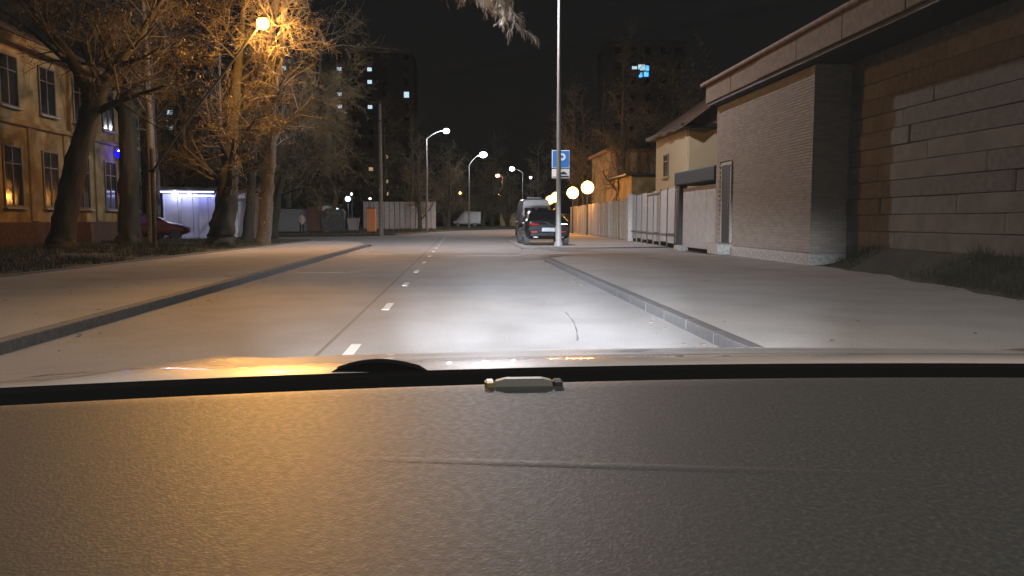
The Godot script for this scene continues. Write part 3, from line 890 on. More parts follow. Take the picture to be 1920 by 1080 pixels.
# ---------------------------------------------------------------- street lamps, sign, wires
func street_lamp(label: String, at: Vector3, head: Vector3, glow_mat: String, c: Color, energy: float, bowl: float, r0 := 0.11, top := -1.0, down := 0.0) -> Node3D:
	# a tapered pole with an arm that carries the head; head is relative to the foot
	var l := thing("street_lamp", label, "street lamp", at)
	var y := top if top > 0.0 else head.y - 0.9
	obj("pole", Geo.new().tube(pts([[0, -0.05, 0], [0, 0.9, 0], [0, 0.95, 0], [0, y, 0]]), PackedFloat32Array([r0, r0, r0 * 0.86, r0 * 0.55]), 14), M.pole_metal, l)
	obj("base", Geo.new().tube(pts([[0, -0.05, 0], [0, 0.14, 0], [0, 0.2, 0]]), PackedFloat32Array([r0 * 1.5, r0 * 1.5, r0 * 1.1]), 14), M.pole_metal, l)
	var flat := Vector3(head.x, 0, head.z)
	var arm := PackedVector3Array()
	var rr := PackedFloat32Array()
	for i in 9:
		var t := i / 8.0
		arm.append(flat * t + Vector3(0, lerpf(y - 0.05, head.y + 0.02, 1.0 - (1.0 - t) * (1.0 - t)), 0))
		rr.append(lerpf(r0 * 0.5, r0 * 0.32, t))
	obj("arm", Geo.new().tube(arm, rr, 10), M.pole_metal, l)
	var along := flat.normalized() if flat.length() > 0.01 else Vector3.RIGHT
	var b := Basis(along, Vector3.UP, along.cross(Vector3.UP))
	var hood := Geo.new()
	var rows := []
	for i in 7:
		var t := i / 6.0
		var w := 0.17 * sin(PI * clampf(t * 0.86 + 0.1, 0, 1)) + 0.02
		var line := PackedVector3Array()
		for j in 9:
			var a := PI * j / 8.0
			line.append(head + b * Vector3(-0.3 + t * 0.75, 0.03 + 0.09 * sin(a) * (w / 0.19), cos(a) * w))
		rows.append(line)
	hood.sheet(rows)
	obj("head", hood, M.dark_metal, l)
	var g := obj("lamp_bowl", ball(bowl, bowl * 1.5), M[glow_mat], l)
	g.position = head + along * 0.1 - Vector3(0, 0.02, 0)
	if down > 0.0:                                            # a flat lens: the light goes down to the road, not sideways
		var d := SpotLight3D.new()
		d.name = "lamp_light"
		d.light_color = c
		d.light_energy = energy
		d.spot_angle = down
		d.spot_angle_attenuation = 1.0
		d.spot_range = 120.0
		d.spot_attenuation = 2.0
		d.light_size = bowl * 1.4
		d.shadow_enabled = true
		l.add_child(d)
		d.position = g.position
		d.rotation_degrees = Vector3(-90, 0, 0)
	else:
		omni(l, g.position - Vector3(0, (bowl + 0.12) if bowl > 0.24 else 0.0, 0), c, energy, minf(bowl, 0.2) * 0.8)
	return l

func lamps() -> void:
	# the sodium lamp among the left trees: a post with a long slanting bracket
	var l := thing("street_lamp", "orange glowing lamp on a long slanting bracket among the left trees", "street lamp", Vector3(-11.6, 0.1, -32.0))
	obj("pole", Geo.new().tube(pts([[-0.35, 0, -0.3], [-0.35, 3.9, -0.3]]), PackedFloat32Array([0.09, 0.07]), 10), M.bark_dark, l)
	obj("arm", Geo.new().tube(pts([[-0.35, 3.0, -0.3], [1.1, 4.75, 0.25], [4.1, 8.45, 0.5]]), PackedFloat32Array([0.05, 0.05, 0.04]), 8), M.pole_metal, l)
	obj("clamp", Geo.new().box(Vector3(-0.35, 3.05, -0.3), Vector3(0.24, 0.12, 0.24), 0.02), M.dark_metal, l)
	obj("head", Geo.new().tube(pts([[4.0, 8.52, 0.5], [4.22, 8.72, 0.5], [4.35, 8.74, 0.5]]), PackedFloat32Array([0.07, 0.17, 0.1]), 12), M.dark_metal, l)
	var g := obj("lamp_bowl", ball(0.235), M.sodium_glow, l)
	g.position = Vector3(4.22, 8.54, 0.5)
	omni(l, g.position, Color(1.0, 0.71, 0.34), 160.0, 0.2)
	var dash_spot := SpotLight3D.new()                          # added spot aimed at the car, to strengthen the orange dashboard highlight
	dash_spot.name = "lamp_beam"
	dash_spot.light_color = Color(1.0, 0.71, 0.34)
	dash_spot.light_energy = 820.0
	dash_spot.spot_angle = 17.0
	dash_spot.spot_angle_attenuation = 1.0
	dash_spot.spot_range = 120.0
	dash_spot.spot_attenuation = 2.0
	dash_spot.light_size = 0.2
	dash_spot.shadow_enabled = true
	l.add_child(dash_spot)
	dash_spot.position = g.position
	dash_spot.rotation_degrees = Vector3(-13.0, 180.0 + 13.0, 0)
	# the LED lamp over the parked car
	street_lamp("tall grey pole carrying a white lamp beside the parked black car", Vector3(4.53, 0.05, -36.7), Vector3(-2.9, 11.75, 0.4), "led_glow", Color(0.96, 0.96, 1.0), 220.0, 0.23, 0.135, 11.3)
	street_lamp("tall grey pole with a white lamp beside the bonnet of the grey car", Vector3(4.53, 0.12, 3.4), Vector3(-2.9, 11.6, -0.4), "led_glow", Color(1.0, 0.985, 0.965), 290.0, 0.23, 0.135, 11.2, 76.0)
	street_lamp("white lamp on a bare pole behind the left side street", Vector3(-3.31, 0.1, -82.0), Vector3(1.9, 10.1, 0), "led_glow", Color(0.95, 0.97, 1.0), 75.0, 0.32, 0.12, 9.3)
	street_lamp("white lamp on a curved arm at the outside of the bend", Vector3(1.25, 0.1, -107.0), Vector3(1.8, 9.75, 0), "led_glow", Color(0.97, 0.98, 1.0), 85.0, 0.50, 0.11, 8.4)
	street_lamp("white lamp whose pole hides in far trees past the bend", Vector3(11.0, 0.0, -140.0), Vector3(-1.8, 10.1, 0), "led_glow", Color(0.95, 0.97, 1.0), 60.0, 0.42, 0.1, 9.4)
	street_lamp("pinkish lamp on a slim pole past the bend", Vector3(8.5, 0.0, -160.0), Vector3(-0.85, 10.0, 0), "pink_glow", Color(1.0, 0.7, 0.6), 35.0, 0.42, 0.13, 9.9)
	# an unlit pole at the mouth of the side street
	var u := thing("utility_pole", "tall unlit grey pole at the mouth of the side street", "pole", Vector3(-6.25, 0.05, -64.5))
	obj("shaft", Geo.new().tube(pts([[0, -0.05, 0], [0, 1.2, 0], [0, 10.3, 0]]), PackedFloat32Array([0.19, 0.17, 0.12]), 14), M.pole_metal, u)
	obj("cap", Geo.new().tube(pts([[0, 10.28, 0], [0, 10.4, 0]]), PackedFloat32Array([0.14, 0.05]), 12), M.dark_metal, u)
	obj("band", Geo.new().tube(pts([[0, 8.9, 0], [0, 9.0, 0]]), PackedFloat32Array([0.15, 0.15]), 12), M.dark_metal, u)
	# globe lamps behind the board fence
	for k in [[-61.6, 3.72, 0.48, "nearest the yellow lit shed"], [-69.7, 3.58, 0.50, "towards the end of the board fence"], [-82.0, 3.55, 0.50, "just past the end of the board fence"], [-87.5, 3.4, 0.44, "last of the row by the white van roof"]]:
		var p := thing("globe_lamp", "warm globe lamp on a short post " + k[3], "street lamp", Vector3(9.85, 0, k[0]), 0.0, "warm globe lamps along the board fence")
		obj("post", Geo.new().tube(pts([[0, 0, 0], [0, 0.6, 0], [0, k[1] - k[2], 0]]), PackedFloat32Array([0.09, 0.06, 0.05]), 10), M.dark_metal, p)
		obj("collar", Geo.new().tube(pts([[0, k[1] - k[2] - 0.06, 0], [0, k[1] - k[2] + 0.05, 0]]), PackedFloat32Array([0.07, 0.13]), 10), M.dark_metal, p)
		var o := obj("lamp_globe", ball(k[2]), M.globe_glow, p)
		o.position.y = k[1]
		omni(p, Vector3(-k[2] - 0.12, k[1], 0.1), Color(1.0, 0.66, 0.28), 24.0, 0.08)
		omni(p, Vector3(0, k[1] + k[2] + 0.12, 0), Color(1.0, 0.66, 0.28), 9.0, 0.08)
	# small far lights
	for k in [["bluish white floodlight on a mast above the waste container", -11.66, 3.42, -85.0, 0.26, "cold_glow"], ["small cold lamp low behind the waste container", -12.6, 2.3, -84.0, 0.12, "cold_glow"], ["tiny white lamp above the cold floodlight", -11.4, 3.95, -86.0, 0.09, "led_glow"],
			["small warm lamp beyond the white box van", 0.13, 6.2, -150.0, 0.22, "globe_glow"], ["small white lamp above the parked van roof", 13.26, 9.1, -150.0, 0.2, "led_glow"], ["tiny warm lamp low among far trees at the bend", 7.4, 5.9, -151.0, 0.16, "globe_glow"], ["tiny white lamp beside the orange cabinet top", -9.9, 3.6, -90.0, 0.1, "led_glow"]]:
		var p := thing("mast_lamp", k[0], "lamp", Vector3(k[1], 0, k[3]))
		obj("mast", Geo.new().tube(pts([[0, 0, -0.2], [0, k[2], -0.2]]), PackedFloat32Array([0.06, 0.04]), 8), M.dark_metal, p)
		var o := obj("lamp", ball(k[4]), M[k[5]], p)
		o.position.y = k[2]
		if k[4] > 0.2:
			omni(p, Vector3(0, k[2], k[4] + 0.1), Color(0.7, 0.88, 1.0) if k[5] == "cold_glow" else Color(1, 0.75, 0.4), 7.0, 0.06)

func parking_sign() -> void:
	var s := thing("parking_sign", "blue parking sign with white P and a car plate below it behind the grey pole", "sign", Vector3(4.66, 0, -37.0))
	obj("bracket", Geo.new().box(Vector3(-0.1, 4.05, 0.1), Vector3(0.1, 0.04, 0.3), 0.006).box(Vector3(-0.1, 3.4, 0.1), Vector3(0.1, 0.04, 0.3), 0.006), M.dark_metal, s)
	obj("post", Geo.new().tube(pts([[-0.02, 0.05, -0.05], [-0.02, 4.4, -0.05]]), PackedFloat32Array([0.035, 0.035]), 10), M.pole_metal, s)
	var p := obj("panel", Geo.new().box(Vector3(0, 4.03, 0), Vector3(0.82, 0.82, 0.02), 0.008), M.white, s)
	obj("blue_field", Geo.new().box(Vector3(0, 4.03, 0.012), Vector3(0.76, 0.76, 0.008), 0.003), M.sign_blue, p)
	# the letter: a stem and a bowl
	var f := Geo.new()
	f.box(Vector3(-0.12, 4.03, 0.02), Vector3(0.1, 0.54, 0.008))
	var outer := PackedVector2Array()
	for i in 13:
		var a := PI / 2 - PI * i / 12.0
		outer.append(Vector2(0.06 + 0.165 * cos(a), 4.135 + 0.165 * sin(a)))
	outer.append(Vector2(-0.07, 3.97))
	outer.append(Vector2(-0.07, 4.06))
	for i in 13:
		var a := -PI / 2 + PI * i / 12.0
		outer.append(Vector2(0.06 + 0.075 * cos(a), 4.135 + 0.075 * sin(a)))
	outer.append(Vector2(-0.07, 4.21))
	outer.append(Vector2(-0.07, 4.30))
	f.extrude(outer, Transform3D(Basis(), Vector3(0, 0, 0.016)), 0.008)
	obj("letter", f, M.white, p)
	var q := obj("plate", Geo.new().box(Vector3(0, 3.37, 0), Vector3(0.82, 0.42, 0.02), 0.008), M.white, s)
	obj("car_symbol", Geo.new().extrude(PackedVector2Array([Vector2(-0.02, 3.33), Vector2(0.30, 3.33), Vector2(0.30, 3.38), Vector2(0.24, 3.40), Vector2(0.19, 3.46), Vector2(0.06, 3.46), Vector2(0.0, 3.40), Vector2(-0.03, 3.39)]), Transform3D(Basis(), Vector3(0, 0, 0.012)), 0.006), M.black, q)
	obj("kerb_symbol", Geo.new().extrude(PackedVector2Array([Vector2(-0.38, 3.19), Vector2(0.38, 3.19), Vector2(0.38, 3.27), Vector2(0.02, 3.27), Vector2(-0.02, 3.23), Vector2(-0.38, 3.23)]), Transform3D(Basis(), Vector3(0, 0, 0.012)), 0.006), M.black, q)

# ---------------------------------------------------------------- vehicles
func section(s: Array, z: float) -> PackedFloat32Array:
	var i := 0
	while i < s.size() - 2 and z < s[i + 1][0]:
		i += 1
	var t := clampf((s[i][0] - z) / (s[i][0] - s[i + 1][0]), 0, 1)
	var out := PackedFloat32Array()
	for k in 7:
		out.append(lerpf(s[i][k], s[i + 1][k], t))
	return out

func rim(s: PackedFloat32Array, z: float) -> PackedVector3Array:   # half outline, bottom centre to roof centre on +x
	var low := s[1]
	var belt := s[2]
	var top := s[3]
	var p := PackedVector3Array()
	p.append(Vector3(0, low, z))
	p.append(Vector3(s[4] * 0.8, low, z))
	p.append(Vector3(s[4] * 0.97, low + 0.08, z))
	p.append(Vector3(s[4], low + 0.22, z))
	p.append(Vector3(s[4] * 1.01, lerpf(low, belt, 0.55), z))
	p.append(Vector3(s[5], belt - 0.04, z))
	p.append(Vector3(s[5] * 0.975, belt, z))
	p.append(Vector3(lerpf(s[5], s[6], 0.5), lerpf(belt, top, 0.5), z))
	p.append(Vector3(s[6], lerpf(belt, top, 0.9), z))
	p.append(Vector3(s[6] * 0.86, top - 0.01, z))
	p.append(Vector3(s[6] * 0.5, top + 0.015, z))
	p.append(Vector3(0, top + 0.02, z))
	return p

func skin(s: Array, z0: float, z1: float, j0: int, j1: int, steps: int, side: float, out_by: float) -> Geo:
	# a patch of the body between two stations, points j0 to j1 of the outline, lifted by out_by
	var rows := []
	for i in steps + 1:
		var z := lerpf(z0, z1, i / float(steps))
		var full := rim(section(s, z), z)
		var line := PackedVector3Array()
		for j in range(j0, j1 + 1):
			line.append(Vector3(full[j].x * side, full[j].y, full[j].z))
		rows.append(line)
	var g := Geo.new().sheet(rows, side < 0)
	for i in g.v.size():
		g.v[i] += g.n[i] * out_by
	return g

func wheel(parent: Node, at: Vector3, r: float) -> void:
	var w := Node3D.new()
	w.name = "wheel"
	parent.add_child(w, true)
	w.position = at
	var s := signf(at.x)
	obj("tyre", Geo.new().tube(pts([[-0.11 * s, 0, 0], [-0.10 * s, 0, 0], [0.08 * s, 0, 0], [0.11 * s, 0, 0]]), PackedFloat32Array([r * 0.9, r, r, r * 0.88]), 24), M.rubber, w)
	var g := Geo.new()
	g.tube(pts([[0.09 * s, 0, 0], [0.114 * s, 0, 0]]), PackedFloat32Array([r * 0.68, r * 0.66]), 20)
	for k in 5:
		g.box(Vector3(0.118 * s, 0, 0) + Basis(Vector3.RIGHT, TAU * k / 5) * Vector3(0, r * 0.34, 0), Vector3(0.012, r * 0.6, 0.07), 0.004, Basis(Vector3.RIGHT, TAU * k / 5))
	obj("rim", g, M.chrome if r > 0.36 else M.dark_metal, w)

func vehicle(called: String, label: String, category: String, at: Vector3, turn: float, s: Array, m: Material, glass: Dictionary, wheels: Array, r: float) -> Node3D:
	var c := thing(called, label, category, at, turn)
	var z0: float = s[0][0]
	var z1: float = s[s.size() - 1][0]
	var body := Geo.new()
	for side in [1.0, -1.0]:
		var g := skin(s, z0, z1, 0, 11, 40, side, 0.0)
		body.v.append_array(g.v)
		body.n.append_array(g.n)
		for e in [z0, z1]:                                   # close the ends
			var p := rim(section(s, e), e)
			for j in range(1, 11):
				var a := Vector3(0, p[5].y, e)
				var b := Vector3(p[j].x * side, p[j].y, e)
				var d := Vector3(p[j + 1].x * side, p[j + 1].y, e)
				if (side > 0) == (e == z0):
					body.tri(a, b, d)
				else:
					body.tri(a, d, b)
	obj("body", body, m, c)
	for k in glass:
		for q in glass[k]:
			for side in [1.0, -1.0]:
				if k == "side_window":
					obj(k, skin(s, q[0], q[1], q[2], q[3], 8, side, 0.006), M.dark_glass, c)
			if k != "side_window":
				var g := skin(s, q[0], q[1], q[2], q[3], 8, 1.0, 0.006)
				var g2 := skin(s, q[0], q[1], q[2], q[3], 8, -1.0, 0.006)
				g.v.append_array(g2.v)
				g.n.append_array(g2.n)
				obj(k, g, M.dark_glass, c)
	for w in wheels:
		wheel(c, w, r)
	return c

func vehicles() -> void:
	# the black car: rear towards us (+z), z, low, belt, top, half widths low / belt / top
	var s := [[2.32, 0.46, 0.80, 0.90, 0.80, 0.84, 0.70], [2.24, 0.34, 0.98, 1.06, 0.90, 0.91, 0.74], [2.05, 0.28, 1.05, 1.14, 0.95, 0.95, 0.74], [1.85, 0.27, 1.06, 1.20, 0.96, 0.955, 0.73], [1.15, 0.26, 1.04, 1.52, 0.96, 0.955, 0.66], [0.5, 0.25, 1.02, 1.60, 0.955, 0.95, 0.64],
		[-0.25, 0.25, 0.99, 1.58, 0.955, 0.94, 0.63], [-1.15, 0.25, 0.96, 1.08, 0.955, 0.93, 0.66], [-1.9, 0.27, 0.86, 0.93, 0.93, 0.89, 0.6], [-2.25, 0.34, 0.66, 0.74, 0.85, 0.80, 0.55], [-2.34, 0.42, 0.58, 0.62, 0.72, 0.70, 0.5]]
	var c := vehicle("parked_car", "black coupe backed crossover parked behind the grey pole", "car", Vector3(4.08, 0.05, -39.75), 0.02, s, M.car_black, {"rear_window": [[1.92, 1.22, 8, 11]], "side_window": [[1.25, -0.75, 6, 8]], "windscreen": [[-0.35, -1.1, 8, 11]]},
		[Vector3(0.86, 0.34, 1.42), Vector3(-0.86, 0.34, 1.42), Vector3(0.86, 0.34, -1.42), Vector3(-0.86, 0.34, -1.42)], 0.345)
	for sx in [-1.0, 1.0]:
		obj("tail_light", Geo.new().box(Vector3(sx * 0.56, 0.93, 2.285), Vector3(0.52, 0.07, 0.08), 0.02, Basis(Vector3.UP, -0.12 * sx) * Basis(Vector3.BACK, 0.06 * sx)), M.tail_red, c)
		obj("reflector", Geo.new().box(Vector3(sx * 0.62, 0.60, 2.33), Vector3(0.26, 0.045, 0.04), 0.01), M.tail_red, c)
		obj("exhaust", Geo.new().box(Vector3(sx * 0.55, 0.37, 2.28), Vector3(0.22, 0.07, 0.12), 0.02), M.chrome, c)
		var mi := obj("mirror", Geo.new().box(Vector3(sx * 1.07, 1.06, -0.75), Vector3(0.2, 0.14, 0.12), 0.035), M.car_black, c)
		obj("glass", Geo.new().box(Vector3(sx * 1.07, 1.06, -0.688), Vector3(0.16, 0.1, 0.006)), M.dark_glass, mi)
		obj("headlight", Geo.new().box(Vector3(sx * 0.62, 0.66, -2.2), Vector3(0.3, 0.1, 0.2), 0.03), M.chrome, c)
		obj("roof_rail", Geo.new().tube(pts([[sx * 0.62, 1.55, 1.0], [sx * 0.61, 1.63, 0.5], [sx * 0.6, 1.6, -0.2]]), PackedFloat32Array([0.012, 0.016, 0.012]), 6), M.chrome, c)
	obj("bumper", Geo.new().box(Vector3(0, 0.50, 2.26), Vector3(1.66, 0.26, 0.16), 0.06), M.car_black, c)
	obj("number_plate", Geo.new().box(Vector3(0.02, 0.70, 2.325), Vector3(0.62, 0.17, 0.02), 0.006), M.plate, c)
	obj("emblem", Geo.new().tube(pts([[0.0, 0.95, 2.29], [0.0, 0.955, 2.315]]), PackedFloat32Array([0.05, 0.05]), 14), M.chrome, c)
	c.scale = Vector3(1.1, 1.06, 1.1)
	obj("spoiler", Geo.new().box(Vector3(0, 1.125, 2.12), Vector3(1.36, 0.03, 0.16), 0.012), M.car_black, c)
	# vans
	var v := [[2.8, 0.5, 1.25, 2.42, 0.92, 0.95, 0.84], [2.74, 0.38, 1.28, 2.5, 0.98, 0.99, 0.88], [0.0, 0.36, 1.25, 2.55, 1.0, 1.0, 0.9], [-1.2, 0.36, 1.2, 2.45, 1.0, 1.0, 0.86], [-2.1, 0.36, 1.15, 1.35, 0.98, 0.96, 0.8], [-2.75, 0.4, 0.9, 1.0, 0.9, 0.86, 0.7], [-2.85, 0.5, 0.7, 0.75, 0.8, 0.75, 0.6]]
	var van := vehicle("parked_van", "white high roofed van parked in front of the black crossover", "van", Vector3(5.35, 0.05, -59.4), 0.01, v, M.van_white, {"side_window": [[-0.5, -1.3, 6, 8]], "windscreen": [[-1.3, -2.05, 8, 11]]},
		[Vector3(0.9, 0.35, 1.7), Vector3(-0.9, 0.35, 1.7), Vector3(0.9, 0.35, -1.8), Vector3(-0.9, 0.35, -1.8)], 0.35)
	for sx in [-1.0, 1.0]:
		obj("rear_window", Geo.new().box(Vector3(sx * 0.42, 1.68, 2.79), Vector3(0.72, 0.5, 0.03), 0.01), M.dark_glass, van)
		obj("tail_light", Geo.new().box(Vector3(sx * 0.88, 1.2, 2.78), Vector3(0.12, 0.5, 0.06), 0.02), M.tail_red, van)
		obj("mirror", Geo.new().box(Vector3(sx * 1.12, 1.5, -1.5), Vector3(0.16, 0.3, 0.1), 0.03), M.black, van)
	obj("door_seam", Geo.new().box(Vector3(0, 1.35, 2.795), Vector3(0.015, 1.8, 0.02)), M.black, van)
	obj("bumper", Geo.new().box(Vector3(0, 0.48, 2.78), Vector3(1.8, 0.2, 0.14), 0.04), M.black, van)
	van.scale = Vector3.ONE * 1.06
	obj("roof_vent", Geo.new().box(Vector3(0.0, 2.6, 1.6), Vector3(0.9, 0.1, 0.8), 0.03), M.van_white, van)
	var lb := [[2.2, 0.5, 1.3, 2.35, 0.92, 0.95, 0.88], [2.14, 0.4, 1.3, 2.4, 0.96, 0.97, 0.9], [-0.3, 0.4, 1.3, 2.42, 0.97, 0.97, 0.9], [-0.9, 0.4, 1.15, 1.9, 0.95, 0.95, 0.8], [-1.5, 0.4, 1.0, 1.1, 0.9, 0.9, 0.75], [-2.0, 0.5, 0.85, 0.9, 0.82, 0.8, 0.65]]
	vehicle("parked_van", "small white box van standing side on beyond the bend", "van", Vector3(1.1, 0.12, -124.0), PI / 2 - 0.1, lb, M.van_white, {"side_window": [[-0.35, -0.85, 6, 8]], "windscreen": [[-0.9, -1.45, 8, 11]]},
		[Vector3(0.85, 0.32, 1.3), Vector3(-0.85, 0.32, 1.3), Vector3(0.85, 0.32, -1.3), Vector3(-0.85, 0.32, -1.3)], 0.32)
	var hs := [[1.95, 0.4, 0.85, 1.0, 0.78, 0.8, 0.66], [1.85, 0.3, 0.95, 1.25, 0.84, 0.84, 0.6], [1.4, 0.26, 0.95, 1.46, 0.86, 0.85, 0.58], [0.0, 0.25, 0.93, 1.48, 0.86, 0.85, 0.58], [-0.9, 0.25, 0.9, 1.0, 0.86, 0.84, 0.6], [-1.7, 0.28, 0.78, 0.84, 0.82, 0.78, 0.55], [-1.95, 0.4, 0.6, 0.64, 0.72, 0.7, 0.45]]
	var red := vehicle("parked_car", "red hatchback parked in front of the lit kiosk, half hidden by trunks", "car", Vector3(-17.35, 0.13, -46.6), -PI / 2 + 0.25, hs, M.red_paint, {"rear_window": [[1.83, 1.45, 8, 11]], "side_window": [[1.3, -0.5, 6, 8]], "windscreen": [[-0.1, -0.85, 8, 11]]},
		[Vector3(0.77, 0.3, 1.2), Vector3(-0.77, 0.3, 1.2), Vector3(0.77, 0.3, -1.2), Vector3(-0.77, 0.3, -1.2)], 0.3)
	for sx in [-1.0, 1.0]:
		obj("headlight", Geo.new().box(Vector3(sx * 0.55, 0.62, -1.88), Vector3(0.24, 0.14, 0.12), 0.03), M.chrome, red)

# ---------------------------------------------------------------- trees
func grow(wood: Geo, crown: Geo, leaves: Geo, p: Vector3, d: Vector3, length: float, r: float, level: int, P: Dictionary) -> void:
	var last: int = P.levels
	var steps := [5, 5, 4, 3, 3][level] as int
	var wig: float = [0.10, 0.16, 0.22, 0.28, 0.34][level]
	var up: float = P.up[level]
	var kids: int = P.kids[level] if level < last else 0
	var seg := length / steps
	var r0 := r
	for i in steps:
		d = (d + Vector3(rng.randf_range(-wig, wig), rng.randf_range(-wig, wig) + up, rng.randf_range(-wig, wig))).normalized()
		var q := p + d * seg
		var r1 := maxf(r * (1.0 - 0.72 * (i + 1) / steps), 0.004)
		if level <= 1:
			wood.tube(PackedVector3Array([p, q]), PackedFloat32Array([r0, r1]), 6, false)
		else:
			crown.twig(p, q, r0, r1)
		if level < last and i > 0 or level == last - 1:
			var per := float(kids) / (steps - (1 if level != last - 1 else 0))
			var cnt := int(per) + (1 if rng.randf() < per - int(per) else 0)
			for k in cnt:
				var o := d.cross(Vector3(rng.randfn(), rng.randfn(), rng.randfn())).normalized()
				var a := rng.randf_range(0.5, 1.15)
				var dd := (d * cos(a) + o * sin(a)).normalized()
				grow(wood, crown, leaves, p.lerp(q, rng.randf()), dd, length * rng.randf_range(0.42, 0.68), maxf(r1 * rng.randf_range(0.5, 0.7), 0.006), level + 1, P)
		if level >= last - 1 and P.leaf > 0.0 and rng.randf() < P.leaf:
			for k in 2:
				var s := rng.randf_range(0.02, 0.05)
				var x := Vector3(rng.randfn(), rng.randfn(), rng.randfn()).normalized() * s
				var y := x.cross(Vector3(rng.randfn(), rng.randfn(), rng.randfn())).normalized() * s * 0.8
				var o := q + Vector3(rng.randfn(), rng.randfn(), rng.randfn()) * 0.05
				leaves.quad(o - x, o - y, o + x, o + y)
		p = q
		r0 = r1

func tree(called: String, label: String, at: Vector3, stems: Array, P: Dictionary, bark: String, twigs: String, sd: int, group := "", over := [], weep := {}) -> Node3D:
	# stems: [[points relative to the foot], [radii], first share of the stem that bears limbs, number of limbs, limb length]
	rng.seed = sd
	var t := thing(called, label, "tree", at, 0.0, group)
	var wood := Geo.new()
	var crown := Geo.new()
	var leaves := Geo.new()
	var all := stems + over
	for n in all.size():
		var s: Array = all[n]
		if n == stems.size():
			P = weep                                              # the limbs that hang over the road droop
		var p := pts(s[0])
		var rad := PackedFloat32Array(s[1])
		# subdivide and roughen the stem
		var pp := PackedVector3Array()
		var rr := PackedFloat32Array()
		for i in p.size() - 1:
			for k in 7:
				var f := k / 7.0
				var j := rad[i] * 0.10
				pp.append(p[i].lerp(p[i + 1], f) + (Vector3(rng.randf_range(-j, j), 0, rng.randf_range(-j, j)) if i + k > 0 else Vector3.ZERO))
				rr.append(lerpf(rad[i], rad[i + 1], f) * rng.randf_range(0.95, 1.05))
		pp.append(p[p.size() - 1])
		rr.append(rad[rad.size() - 1])
		var rows := []                                           # a stem with ridged bark
		var ph := rng.randf() * 9.0
		for i in pp.size():
			var line := PackedVector3Array()
			for k in 25:
				var a := TAU * k / 24.0
				var bump := 1.0 + 0.05 * sin(a * 9.0 + i * 0.7 + ph) + 0.04 * sin(a * 5.0 - i * 0.9 + ph * 2.0) + 0.03 * sin(a * 3.0 + i * 1.9)
				line.append(pp[i] + Vector3(cos(a), 0, sin(a)) * rr[i] * bump)
			rows.append(line)
		wood.sheet(rows)
		for k in int(s[3]):
			var f := lerpf(s[2], 1.0, (k + rng.randf()) / s[3]) * (pp.size() - 1)
			var i := mini(int(f), pp.size() - 2)
			var o := pp[i].lerp(pp[i + 1], f - i)
			var dir := (pp[i + 1] - pp[i]).normalized()
			var a := rng.randf() * TAU
			var out := Vector3(cos(a), 0, sin(a))
			if P.has("lean"):
				out = (out + P.lean).normalized()
			var tilt := rng.randf_range(0.6, 1.1)
			var taper := 1.0 - 0.45 * f / (pp.size() - 1)
			grow(wood, crown, leaves, o, (dir * cos(tilt) + out * sin(tilt)).normalized(), s[4] * rng.randf_range(0.65, 1.1) * taper, maxf(rr[i] * 0.42, 0.02), 1, P)
		grow(wood, crown, leaves, pp[pp.size() - 1], (pp[pp.size() - 1] - pp[pp.size() - 2]).normalized(), s[4] * 0.8, rr[rr.size() - 1], 1, P)
	obj("trunk", wood, M[bark], t)
	obj("crown", crown, M[twigs], t).set_meta("kind", "stuff")
	if leaves.v.size():
		obj("leaves", leaves, M.bud_leaf, t).set_meta("kind", "stuff")
	return t

